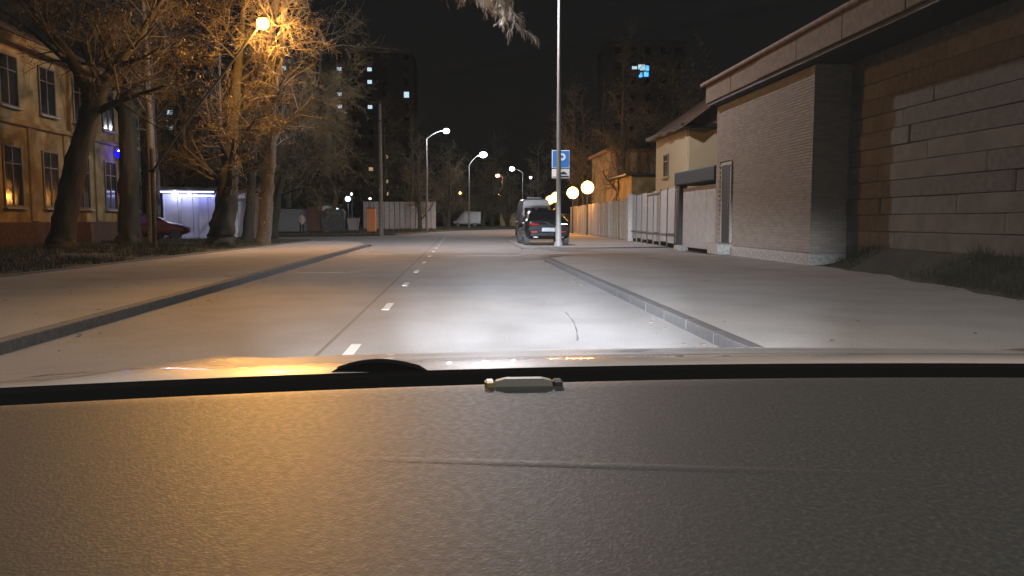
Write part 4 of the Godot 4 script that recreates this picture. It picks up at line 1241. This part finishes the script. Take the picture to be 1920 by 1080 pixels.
func trees() -> void:
	var P := {"levels": 4, "up": [0.0, 0.05, 0.02, -0.01, -0.05], "kids": [0, 7, 6, 5], "leaf": 0.08}
	var Pdense := {"levels": 4, "up": [0.0, 0.03, 0.0, -0.03, -0.06], "kids": [0, 7, 7, 5], "leaf": 0.12}
	var Pthin := {"levels": 3, "up": [0.0, 0.06, -0.03, -0.14, -0.2], "kids": [0, 5, 5], "leaf": 0.25}
	tree("broadleaf_tree", "thick dark trunk leaning towards the lamp in front of the ochre house", Vector3(-14.95, 0.1, -31),
		[[[[0, 0, 0], [0.1, 0.5, 0], [0.45, 2.2, 0], [0.9, 3.95, -0.1], [1.45, 5.7, -0.2], [2.1, 6.8, -0.4], [2.9, 7.9, -0.6]], [0.62, 0.45, 0.40, 0.38, 0.36, 0.24, 0.14], 0.55, 8, 4.2], [[[1.4, 5.5, -0.2], [0.6, 7.3, 0], [-0.5, 8.8, 0.3]], [0.28, 0.2, 0.12], 0.3, 7, 3.8]], P, "bark_dark", "twig", 101)
	tree("broadleaf_tree", "straight dark trunk crossing the glowing blue sign in front of the ochre house", Vector3(-15.6, 0.1, -38.8),
		[[[[0, 0, 0], [0.1, 0.6, 0], [0.2, 3.2, 0], [0.2, 6.4, 0], [0.5, 8.9, -0.2], [0.7, 11.2, -0.4]], [0.6, 0.46, 0.42, 0.36, 0.24, 0.14], 0.5, 11, 4.0]], P, "bark_dark", "twig", 102)
	tree("birch_tree", "slender pale birch nearest the far corner of the ochre house", Vector3(-17.05, 0.1, -46.6), [[[[0, 0, 0], [0.05, 3.6, 0], [0, 7.3, 0.1], [0.0, 10.1, 0]], [0.17, 0.15, 0.11, 0.06], 0.45, 10, 2.4]], Pthin, "bark_pale", "twig_pale", 103)
	tree("birch_tree", "slender grey birch with a bend beside the kiosk's red hatchback", Vector3(-14.2, 0.1, -38.0), [[[[0, 0, 0], [0.12, 4.3, 0], [0.1, 8.4, 0.1], [0.0, 12.4, 0]], [0.21, 0.18, 0.13, 0.07], 0.45, 10, 2.6]], Pthin, "bark_pale", "twig_pale", 104)
	tree("broadleaf_tree", "broad flared trunk standing between the kiosk and the road", Vector3(-9.97, 0.1, -34),
		[[[[0, 0, 0], [0.1, 0.6, 0], [0.34, 1.95, 0], [0.52, 4.1, 0], [0.8, 6.3, -0.1], [1.1, 8.8, -0.2]], [0.68, 0.52, 0.42, 0.32, 0.22, 0.12], 0.35, 12, 3.6]], Pdense, "bark_dark", "twig", 105)
	tree("broadleaf_tree", "thin dark trunk behind the broad flared trunk beside the kiosk", Vector3(-11.45, 0.1, -44), [[[[0, 0, 0], [0.26, 2.1, 0], [0.47, 5.0, 0], [0.7, 8.6, 0]], [0.3, 0.24, 0.19, 0.1], 0.35, 10, 3.4]], Pdense, "bark_dark", "twig", 106)
	var lit := P.duplicate()
	lit.kids = [0, 6, 5, 4]
	lit.leaf = 0.0
	lit.lean = Vector3(0.35, 0, 0.0)
	tree("broadleaf_tree", "forked trunk lit golden by the orange lamp, its drooping twigs hanging over the road", Vector3(-8.9, 0.1, -37),
		[[[[0, 0, 0], [0.25, 2.15, 0.2], [0.72, 4.9, 1.0], [0.95, 7.0, 2.0], [1.25, 8.9, 2.8], [1.65, 10.4, 3.2]], [0.34, 0.28, 0.24, 0.17, 0.13, 0.09], 0.3, 13, 3.6], [[[0.85, 6.0, 1.6], [1.5, 8.0, 2.4], [1.8, 10.4, 2.8]], [0.16, 0.12, 0.07], 0.3, 7, 2.8]], lit, "bark_mid", "twig_pale", 107, "",
		[[[[1.6, 10.2, 3.1], [3.2, 12.2, 3.0], [5.4, 12.9, 2.9], [7.4, 12.5, 2.6], [9.0, 11.7, 2.3], [10.2, 11.0, 2.1], [10.8, 10.5, 2.0]], [0.11, 0.1, 0.08, 0.06, 0.045, 0.03, 0.015], 0.25, 22, 1.7]],
		{"levels": 4, "up": [0.0, -0.12, -0.22, -0.34, -0.45], "kids": [0, 6, 5, 5], "leaf": 0.0})
	tree("birch_tree", "thin pale stem crossed by the slanting lamp bracket", Vector3(-11.95, 0.1, -41), [[[[0, 0, 0], [0.1, 3.2, 0], [0.15, 6.9, 0], [0.2, 9.6, 0]], [0.12, 0.1, 0.08, 0.04], 0.5, 8, 2.0]], Pthin, "bark_pale", "twig_pale", 108)
	var arch := {"levels": 4, "up": [0.0, -0.02, -0.05, -0.07, -0.08], "kids": [0, 7, 7, 5], "leaf": 0.12, "lean": Vector3(0.5, 0, 0.2)}
	tree("broadleaf_tree", "wide ochre crown of arching branches in front of the tall apartment tower", Vector3(-10.9, 0.1, -47.6), [[[[0, 0, 0], [0.4, 2.4, 0.3], [1.2, 4.6, 0.8], [2.1, 6.6, 1.4], [2.9, 8.4, 1.8]], [0.26, 0.2, 0.17, 0.12, 0.08], 0.25, 20, 4.6]], arch, "bark_dark", "twig_ochre", 109)
	# background trees: three kinds, then copies of them
	var Pfar := {"levels": 3, "up": [0.0, 0.06, 0.02, -0.02], "kids": [0, 7, 7], "leaf": 0.9}
	var a := tree("bare_tree", "round bare tree on the grass beside the curved arm lamp", Vector3(-1.5, 0, -104), [[[[0, 0, 0], [0.1, 2.0, 0], [0.3, 4.5, 0], [0.2, 7.5, 0]], [0.3, 0.22, 0.16, 0.08], 0.2, 13, 4.0]], Pfar, "bark_dark", "twig", 120, "bare trees at the bend")
	var b := tree("bare_tree", "tall bare tree behind the grey sheet fence", Vector3(-6.5, 0, -106), [[[[0, 0, 0], [0.0, 3.0, 0], [0.4, 7.0, 0], [0.3, 11.5, 0]], [0.34, 0.28, 0.2, 0.09], 0.25, 14, 4.2]], Pfar, "bark_dark", "twig", 121, "bare trees at the bend")
	var c := tree("bare_tree", "bare several stemmed tree on the far verge below the pinkish lamp", Vector3(8.0, 0, -136), [[[[0, 0, 0], [-0.6, 2.0, 0], [-1.3, 5.5, 0]], [0.2, 0.15, 0.06], 0.2, 8, 3.4], [[[0.1, 0, 0], [0.5, 2.2, 0.1], [0.9, 6.2, 0]], [0.2, 0.15, 0.06], 0.2, 8, 3.4], [[[0, 0, 0.1], [0.0, 2.2, 0.5], [0.1, 6.5, 1.0]], [0.2, 0.15, 0.06], 0.2, 8, 3.2]], Pfar, "bark_dark", "twig", 122, "bare trees at the bend")
	for k in [[b, Vector3(-10.5, 0, -112), 1.0, 1.15, "large bare tree behind the end of the grey sheet fence"], [a, Vector3(-4.5, 0, -92), 2.2, 0.9, "small bare tree in front of the grey sheet fence"], [c, Vector3(3.6, 0, -128), 1.0, 1.2, "several stemmed bare tree beside the white box van"],
			[a, Vector3(5.5, 0, -134), 4.0, 1.35, "wide round bare tree behind the curved arm lamp"], [b, Vector3(14.5, 0, -146), 2.0, 1.0, "tall bare tree in front of the low pinkish wall"], [c, Vector3(-2.0, 0, -122), 3.0, 1.3, "spreading bare tree just behind the white box van"], [b, Vector3(-16, 0, -104), 5.0, 1.1, "tall bare tree behind the orange cabinet"], [a, Vector3(-20, 0, -92), 0.5, 1.3, "round bare tree behind the low pale grey garage"]]:
		copy_of(k[0], k[1], k[2], k[3], k[4])
	for k in [[b, Vector3(12.6, 0, -63), 0.4, 1.0, "bare tree standing over the yellow lit shed"], [a, Vector3(12.6, 0, -80), 1.9, 1.25, "bare tree over the globe lamps at the fence end"], [b, Vector3(13.5, 0, -92), 3.1, 1.1, "tall bare tree beyond the last globe lamp"], [c, Vector3(17, 0, -62), 1.2, 1.5, "bare spreading tree behind the roof of the yellow lit shed"], [b, Vector3(19, 0, -108), 0.3, 1.3, "tall dark bare tree inside the street bend"]]:
		copy_of(k[0], k[1], k[2], k[3], k[4]).set_meta("group", "bare trees behind the board fence")
	for k in [[b, Vector3(-21, 0, -62), 1.4, 1.15, "tall bare tree just behind the lit kiosk"], [a, Vector3(-25, 0, -70), 2.7, 1.5, "broad round bare tree between kiosk and long apartment block"], [b, Vector3(-18.5, 0, -88), 0.2, 1.25, "tall bare tree rising behind the brown garage"], [b, Vector3(-30, 0, -58), 4.2, 1.3, "bare tree behind the far corner of the ochre house"]]:
		var o := copy_of(k[0], k[1], k[2], k[3], k[4])
		o.set_meta("group", "bare trees behind the kiosk")

# ---------------------------------------------------------------- the pedestrian
func person() -> void:
	var o := thing("person", "person in a pale jacket and dark trousers standing beside the brown garage", "person", Vector3(-14.25, 0.1, -73.6), 0.5)
	# bones: from, to, radius at each end, colour
	var jacket := Color(0.42, 0.36, 0.34)
	var dark := Color(0.025, 0.025, 0.03)
	var skin_c := Color(0.42, 0.27, 0.2)
	var hair := Color(0.03, 0.02, 0.015)
	var bones := []
	for a in [[0, 0.98, 0, 0, 1.22, 0.01, 0.155, 0.16, jacket], [-0.11, 1.40, 0, 0.11, 1.40, 0, 0.095, 0.095, jacket], [0, 1.2, 0, 0, 1.42, 0, 0.15, 0.12, jacket], [0, 0.84, 0, 0, 1.0, 0, 0.165, 0.16, jacket],
			[0, 1.46, 0, 0, 1.57, 0.02, 0.055, 0.052, skin_c], [0, 1.66, 0.02, 0, 1.61, 0.035, 0.092, 0.075, skin_c], [0, 1.62, 0.11, 0, 1.645, 0.10, 0.014, 0.01, skin_c], [0, 1.69, -0.012, 0, 1.70, 0.02, 0.098, 0.09, hair],
			[-0.088, 1.63, 0.01, -0.088, 1.65, 0.0, 0.018, 0.018, skin_c], [0.088, 1.63, 0.01, 0.088, 1.65, 0.0, 0.018, 0.018, skin_c]]:
		bones.append([Vector3(a[0], a[1], a[2]), Vector3(a[3], a[4], a[5]), a[6], a[7], a[8]])
	for s in [-1.0, 1.0]:                                    # arms with the hands in the jacket pockets, legs in a slow step
		bones.append([Vector3(s * 0.2, 1.39, 0), Vector3(s * 0.27, 1.12, -0.03), 0.066, 0.056, jacket])
		bones.append([Vector3(s * 0.27, 1.12, -0.03), Vector3(s * 0.17, 0.95, 0.12), 0.055, 0.05, jacket])
		bones.append([Vector3(s * 0.095, 0.88, 0), Vector3(s * 0.10, 0.49, 0.05 * s + 0.03), 0.095, 0.066, dark])
		bones.append([Vector3(s * 0.10, 0.49, 0.05 * s + 0.03), Vector3(s * 0.11, 0.09, 0.10 * s), 0.064, 0.046, dark])
		bones.append([Vector3(s * 0.11, 0.055, 0.10 * s - 0.04), Vector3(s * 0.125, 0.045, 0.10 * s + 0.15), 0.05, 0.042, dark])
	var cell := 0.022
	var lo := Vector3(-0.4, -0.04, -0.3)
	var nx := 37
	var ny := 85
	var nz := 28
	var f := PackedFloat32Array()
	f.resize(nx * ny * nz)
	f.fill(1.0)
	var col := PackedColorArray()
	col.resize(nx * ny * nz)
	var best := PackedFloat32Array()
	best.resize(nx * ny * nz)
	best.fill(9.0)
	for b in bones:
		var m := maxf(b[2], b[3]) + 0.07
		var p0: Vector3 = ((b[0].min(b[1]) - Vector3.ONE * m - lo) / cell).floor()
		var p1: Vector3 = ((b[0].max(b[1]) + Vector3.ONE * m - lo) / cell).ceil()
		var ba: Vector3 = b[1] - b[0]
		for x in range(maxi(0, int(p0.x)), mini(nx, int(p1.x) + 1)):
			for y in range(maxi(0, int(p0.y)), mini(ny, int(p1.y) + 1)):
				for z in range(maxi(0, int(p0.z)), mini(nz, int(p1.z) + 1)):
					var q := lo + Vector3(x, y, z) * cell
					var t := clampf((q - b[0]).dot(ba) / ba.length_squared(), 0, 1)
					var d: float = (q - b[0] - ba * t).length() - lerpf(b[2], b[3], t)
					var at := (x * ny + y) * nz + z
					var h := clampf(0.5 + 0.5 * (f[at] - d) / 0.03, 0, 1)
					f[at] = lerpf(f[at], d, h) - 0.03 * h * (1 - h)
					if d < best[at]:
						best[at] = d
						col[at] = b[4]
	var idx := {}
	var vs := PackedVector3Array()
	var cs := PackedColorArray()
	for x in nx - 1:
		for y in ny - 1:
			for z in nz - 1:
				var sum := Vector3.ZERO
				var cnt := 0
				var k0 := (x * ny + y) * nz + z
				for e in [[0, 0, 0, 1, 0, 0], [0, 1, 0, 1, 1, 0], [0, 0, 1, 1, 0, 1], [0, 1, 1, 1, 1, 1], [0, 0, 0, 0, 1, 0], [1, 0, 0, 1, 1, 0], [0, 0, 1, 0, 1, 1], [1, 0, 1, 1, 1, 1], [0, 0, 0, 0, 0, 1], [1, 0, 0, 1, 0, 1], [0, 1, 0, 0, 1, 1], [1, 1, 0, 1, 1, 1]]:
					var fa := f[k0 + (e[0] * ny + e[1]) * nz + e[2]]
					var fb := f[k0 + (e[3] * ny + e[4]) * nz + e[5]]
					if (fa < 0) != (fb < 0):
						sum += Vector3(e[0], e[1], e[2]).lerp(Vector3(e[3], e[4], e[5]), fa / (fa - fb))
						cnt += 1
				if cnt:
					idx[k0] = vs.size()
					vs.append(lo + (Vector3(x, y, z) + sum / cnt) * cell)
					cs.append(col[k0])
	var st := SurfaceTool.new()
	st.begin(Mesh.PRIMITIVE_TRIANGLES)
	st.set_smooth_group(0)
	for i in vs.size():
		st.set_color(cs[i])
		st.add_vertex(vs[i])
	var sx := ny * nz
	for x in range(1, nx - 1):
		for y in range(1, ny - 1):
			for z in range(1, nz - 1):
				var k := (x * ny + y) * nz + z
				for a in [[sx, nz, 1], [nz, 1, sx], [1, sx, nz]]:
					var s0 := f[k] < 0
					if s0 != (f[k + a[0]] < 0):
						var q := [idx[k], idx[k - a[1]], idx[k - a[1] - a[2]], idx[k - a[2]]]
						if not s0:
							q.reverse()
						for w in [0, 2, 1, 0, 3, 2]:
							st.add_index(q[w])
	st.generate_normals()
	var m := paint("clothing", 1, 1, 1, 0.9)
	m.vertex_color_use_as_albedo = true
	obj("body", st.commit(), m, o)

# ---------------------------------------------------------------- the car we sit in
const CX := 0.3                                              # its centre line

func bow(x: float) -> float:                                 # how far the cowl bends back towards its ends
	return 0.125 * (x - CX) * (x - CX)

func own_car() -> void:
	var c := thing("car", "grey car with its black grained dashboard, windscreen and glossy bonnet at the front", "car", Vector3.ZERO)
	# dashboard top: from the windscreen foot back towards us
	var rows := []
	for i in 30:
		var t := i / 29.0
		var line := PackedVector3Array()
		for j in 60:
			var x := lerpf(-0.66, 1.26, j / 59.0)
			var front := -0.845 + bow(x)
			var z := lerpf(front, -0.16, t)
			var y := 1.086 - 0.026 * (z + 0.845) - 0.010 * smoothstep(0.06, 0.0, t) - 0.05 * smoothstep(0.9, 1.0, t) - 0.003 * pow(absf(x - CX), 2.0)
			line.append(Vector3(x, y, z))
		rows.append(line)
	var dash := obj("dashboard", Geo.new().sheet(rows, true), M.dash_plastic, c)
	var edge := []
	for y in [1.018, 0.95, 0.75]:
		var line := PackedVector3Array()
		for j in 60:
			var x := lerpf(-0.66, 1.26, j / 59.0)
			line.append(Vector3(x, y - 0.003 * pow(absf(x - CX), 2.0), -0.16 + (0.03 if y < 1.0 else 0.0)))
		edge.append(line)
	obj("fascia", Geo.new().sheet(edge, true), M.dash_plastic, c)
	# the seam across it, a low raised welt
	var welt := []
	for k in [[-0.011, -0.0006], [-0.007, 0.0002], [-0.003, 0.0006], [0.001, 0.0007], [0.005, 0.0003], [0.009, -0.0006]]:
		var line := PackedVector3Array()
		for i in 60:
			var t := i / 59.0
			var x := lerpf(-0.07, 0.42, t)
			var z: float = -0.612 + 0.157 * (x + 0.345) + k[0]
			line.append(Vector3(x, 1.086 - 0.026 * (z + 0.845) - 0.003 * pow(absf(x - CX), 2.0) + (k[1] if k[1] < 0.0 else k[1] * minf(1.0, 4.0 * minf(t, 1.0 - t))), z))
		welt.append(line)
	obj("seam", Geo.new().sheet(welt, true), M.dash_plastic, dash)
	# the small sensor housing at the foot of the glass
	var hz := -0.795
	var box := obj("sensor_housing", Geo.new().extrude(PackedVector2Array([Vector2(-0.030, 0), Vector2(0.030, 0), Vector2(0.028, 0.008), Vector2(0.018, 0.0105), Vector2(-0.018, 0.0105), Vector2(-0.028, 0.008)]), Transform3D(Basis(), Vector3(0.063, 1.0815, hz)), 0.010), paint("sensor_grey", 0.12, 0.118, 0.10, 0.5), dash)
	obj("clip", Geo.new().box(Vector3(0.029, 1.086, hz + 0.006), Vector3(0.010, 0.009, 0.013), 0.002), paint("clip_amber", 0.14, 0.10, 0.03, 0.4), box)
	obj("clip", Geo.new().box(Vector3(0.097, 1.086, hz + 0.006), Vector3(0.010, 0.009, 0.013), 0.002), M.black, box)
	# the black band at the foot of the glass and the cowl beyond it
	var band := []
	for k in [[-0.846, 1.074], [-0.86, 1.083], [-0.905, 1.082], [-0.96, 1.03]]:
		var line := PackedVector3Array()
		for j in 40:
			var x := lerpf(-0.72, 1.32, j / 39.0)
			line.append(Vector3(x, k[1] - 0.003 * pow(absf(x - CX), 2.0), k[0] + bow(x)))
		band.append(line)
	obj("cowl", Geo.new().sheet(band), M.matt_black, c)
	# bonnet
	var prof := [[0.905, 1.078], [0.93, 1.083], [1.0, 1.0775], [1.08, 1.066], [1.16, 1.055], [1.24, 1.0455], [1.32, 1.034], [1.42, 1.015], [1.55, 0.985], [1.7, 0.945], [1.85, 0.885], [1.95, 0.82]]
	var bon := []
	for p in prof:
		var line := PackedVector3Array()
		for j in 49:
			var u := lerpf(-1, 1, j / 48.0)
			var x := CX + u * 0.95
			var y: float = p[1] - 0.014 * pow(absf(u), 4.0) - 0.10 * smoothstep(0.93, 1.0, absf(u)) + 0.006 * (smoothstep(0.62, 0.7, absf(u)) - smoothstep(0.7, 0.8, absf(u)))
			line.append(Vector3(x, y, -p[0] + bow(x) * (1.0 if p[0] < 1.5 else 1.4)))
		bon.append(line)
	obj("bonnet", Geo.new().sheet(bon), M.bonnet_paint, c)
	# nose, wings, doors, pillars, roof: the rest of the shell
	var nose := []
	for k in [[1.92, 0.56], [1.98, 0.50], [2.0, 0.4], [1.93, 0.25]]:
		var line := PackedVector3Array()
		for j in 25:
			var u := lerpf(-1, 1, j / 24.0)
			line.append(Vector3(CX + u * 0.93, k[1], -k[0] + 0.13 * u * u + 0.09))
		nose.append(line)
	obj("bumper", Geo.new().sheet(nose), M.bonnet_paint, c)
	for s in [-1.0, 1.0]:
		obj("wing", Geo.new().box(Vector3(CX + s * 0.92, 0.60, -1.15), Vector3(0.05, 0.62, 1.1), 0.02), M.bonnet_paint, c)
		obj("door", Geo.new().box(Vector3(CX + s * 0.93, 0.66, 0.35), Vector3(0.07, 0.84, 1.8), 0.03), M.bonnet_paint, c)
		obj("pillar", Geo.new().tube(pts([[CX + s * 0.93, 1.04, -0.76], [CX + s * 0.80, 1.40, -0.40], [CX + s * 0.69, 1.63, -0.10]]), PackedFloat32Array([0.045, 0.04, 0.04]), 8), M.black, c)
		wheel(c, Vector3(CX + s * 0.84, 0.35, -1.25), 0.35)
		wheel(c, Vector3(CX + s * 0.84, 0.35, 1.45), 0.35)
	var roof := []
	for k in [[-0.17, 1.64], [0.2, 1.69], [1.0, 1.70], [1.7, 1.63]]:
		var line := PackedVector3Array()
		for j in 21:
			var u := lerpf(-1, 1, j / 20.0)
			line.append(Vector3(CX + u * 0.72, k[1] - 0.05 * u * u, k[0] + 0.05 * u * u))
		roof.append(line)
	obj("roof", Geo.new().sheet(roof, true), M.bonnet_paint, c)
	obj("floor", Geo.new().box(Vector3(CX, 0.3, 0.2), Vector3(1.8, 0.06, 3.6)), M.black, c)
	obj("tailgate", Geo.new().box(Vector3(CX, 0.95, 1.9), Vector3(1.8, 1.3, 0.08), 0.03), M.bonnet_paint, c)
	# wiper resting on the cowl
	var w := Node3D.new()
	w.name = "wiper"
	c.add_child(w)
	var hump := PackedVector2Array([Vector2(0.0, 1.062), Vector2(-0.17, 1.062)])
	for i in 17:
		var t := i / 16.0
		hump.append(Vector2(lerpf(-0.17, 0.0, t), 1.070 + 0.021 * pow(sin(PI * pow(t, 0.85)), 1.3)))
	obj("arm", Geo.new().extrude(hump, Transform3D(Basis(), Vector3(0, 0, -0.935 + bow(-0.08))), 0.022), M.matt_black, w)
	obj("blade", Geo.new().tube(pts([[-0.55, 1.058, -0.86 + bow(-0.55)], [-0.3, 1.066, -0.905 + bow(-0.3)], [-0.08, 1.070, -0.915 + bow(-0.08)], [0.1, 1.068, -0.915 + bow(0.1)]]), PackedFloat32Array([0.005, 0.006, 0.006, 0.004]), 6), M.black, w)
	# windscreen
	var glass := []
	for i in 9:
		var t := i / 8.0
		var line := PackedVector3Array()
		for j in 33:
			var u := lerpf(-1, 1, j / 32.0)
			var half := lerpf(0.93, 0.70, t)
			var x := CX + u * half
			line.append(Vector3(x, lerpf(1.083, 1.64, t) + 0.02 * sin(PI * t) - lerpf(0.012, 0.03, t) * u * u, lerpf(-0.872, -0.16, t) + bow(x) * lerpf(1.0, 0.7, t)))
		glass.append(line)
	obj("windscreen", Geo.new().sheet(glass), M.windscreen_glass, c)
	# headlights: lamps set back in their housings, with an added unseen plate over each to cut the beam off
	for s in [-1.0, 1.0]:
		var h := Vector3(CX + s * 0.66, 0.70, -1.62)
		var hl := obj("headlight", Geo.new().box(h + Vector3(0, 0, 0.05), Vector3(0.26, 0.09, 0.04), 0.015), M.headlight_glow, c)
		obj("shade", Geo.new().box(h + Vector3(0, 0.011, -0.13), Vector3(0.34, 0.012, 0.30), 0.0, Basis(Vector3.RIGHT, 0.0)), M.matt_black, hl)
		for k in [[-1.0, -5.0, 13.0, 600.0], [-0.8, 2.0, 7.5, 1900.0], [-0.9, 7.0, 8.0, 1300.0], [-1.6, 14.0, 13.0, 600.0], [-6.0, 8.0, 40.0, 28.0]]:
			var l := SpotLight3D.new()
			l.name = "headlight_beam"
			l.light_color = Color(0.92, 0.95, 1.0)
			l.light_energy = k[3]
			l.spot_angle = k[2]
			l.spot_angle_attenuation = 1.0
			l.spot_range = 120.0
			l.spot_attenuation = 2.0
			l.light_size = 0.012
			l.shadow_enabled = true
			c.add_child(l, true)
			l.position = h
			l.rotation_degrees = Vector3(k[0], -k[1], 0)
		# an added lamp and beam below it, to brighten the sign and poles
		obj("position_lamp", Geo.new().box(Vector3(h.x, 0.42, -1.86), Vector3(0.1, 0.06, 0.04), 0.015), M.headlight_glow, c)
		var u := SpotLight3D.new()
		u.name = "position_beam"
		u.light_color = Color(0.88, 0.93, 1.0)
		u.light_energy = 320.0
		u.spot_angle = 9.0
		u.spot_angle_attenuation = 1.0
		u.spot_range = 120.0
		u.spot_attenuation = 2.0
		u.light_size = 0.03
		u.shadow_enabled = true
		c.add_child(u, true)
		u.position = Vector3(h.x, 0.42, -2.03)
		u.rotation_degrees = Vector3(4.0, -5.5, 0)

func _ready() -> void:
	rng.seed = 7
	view()
	materials()
	ground()
	old_house()
	brick_building()
	yard_houses()
	towers()
	fences()
	kiosk()
	lamps()
	parking_sign()
	vehicles()
	person()
	own_car()
	trees()
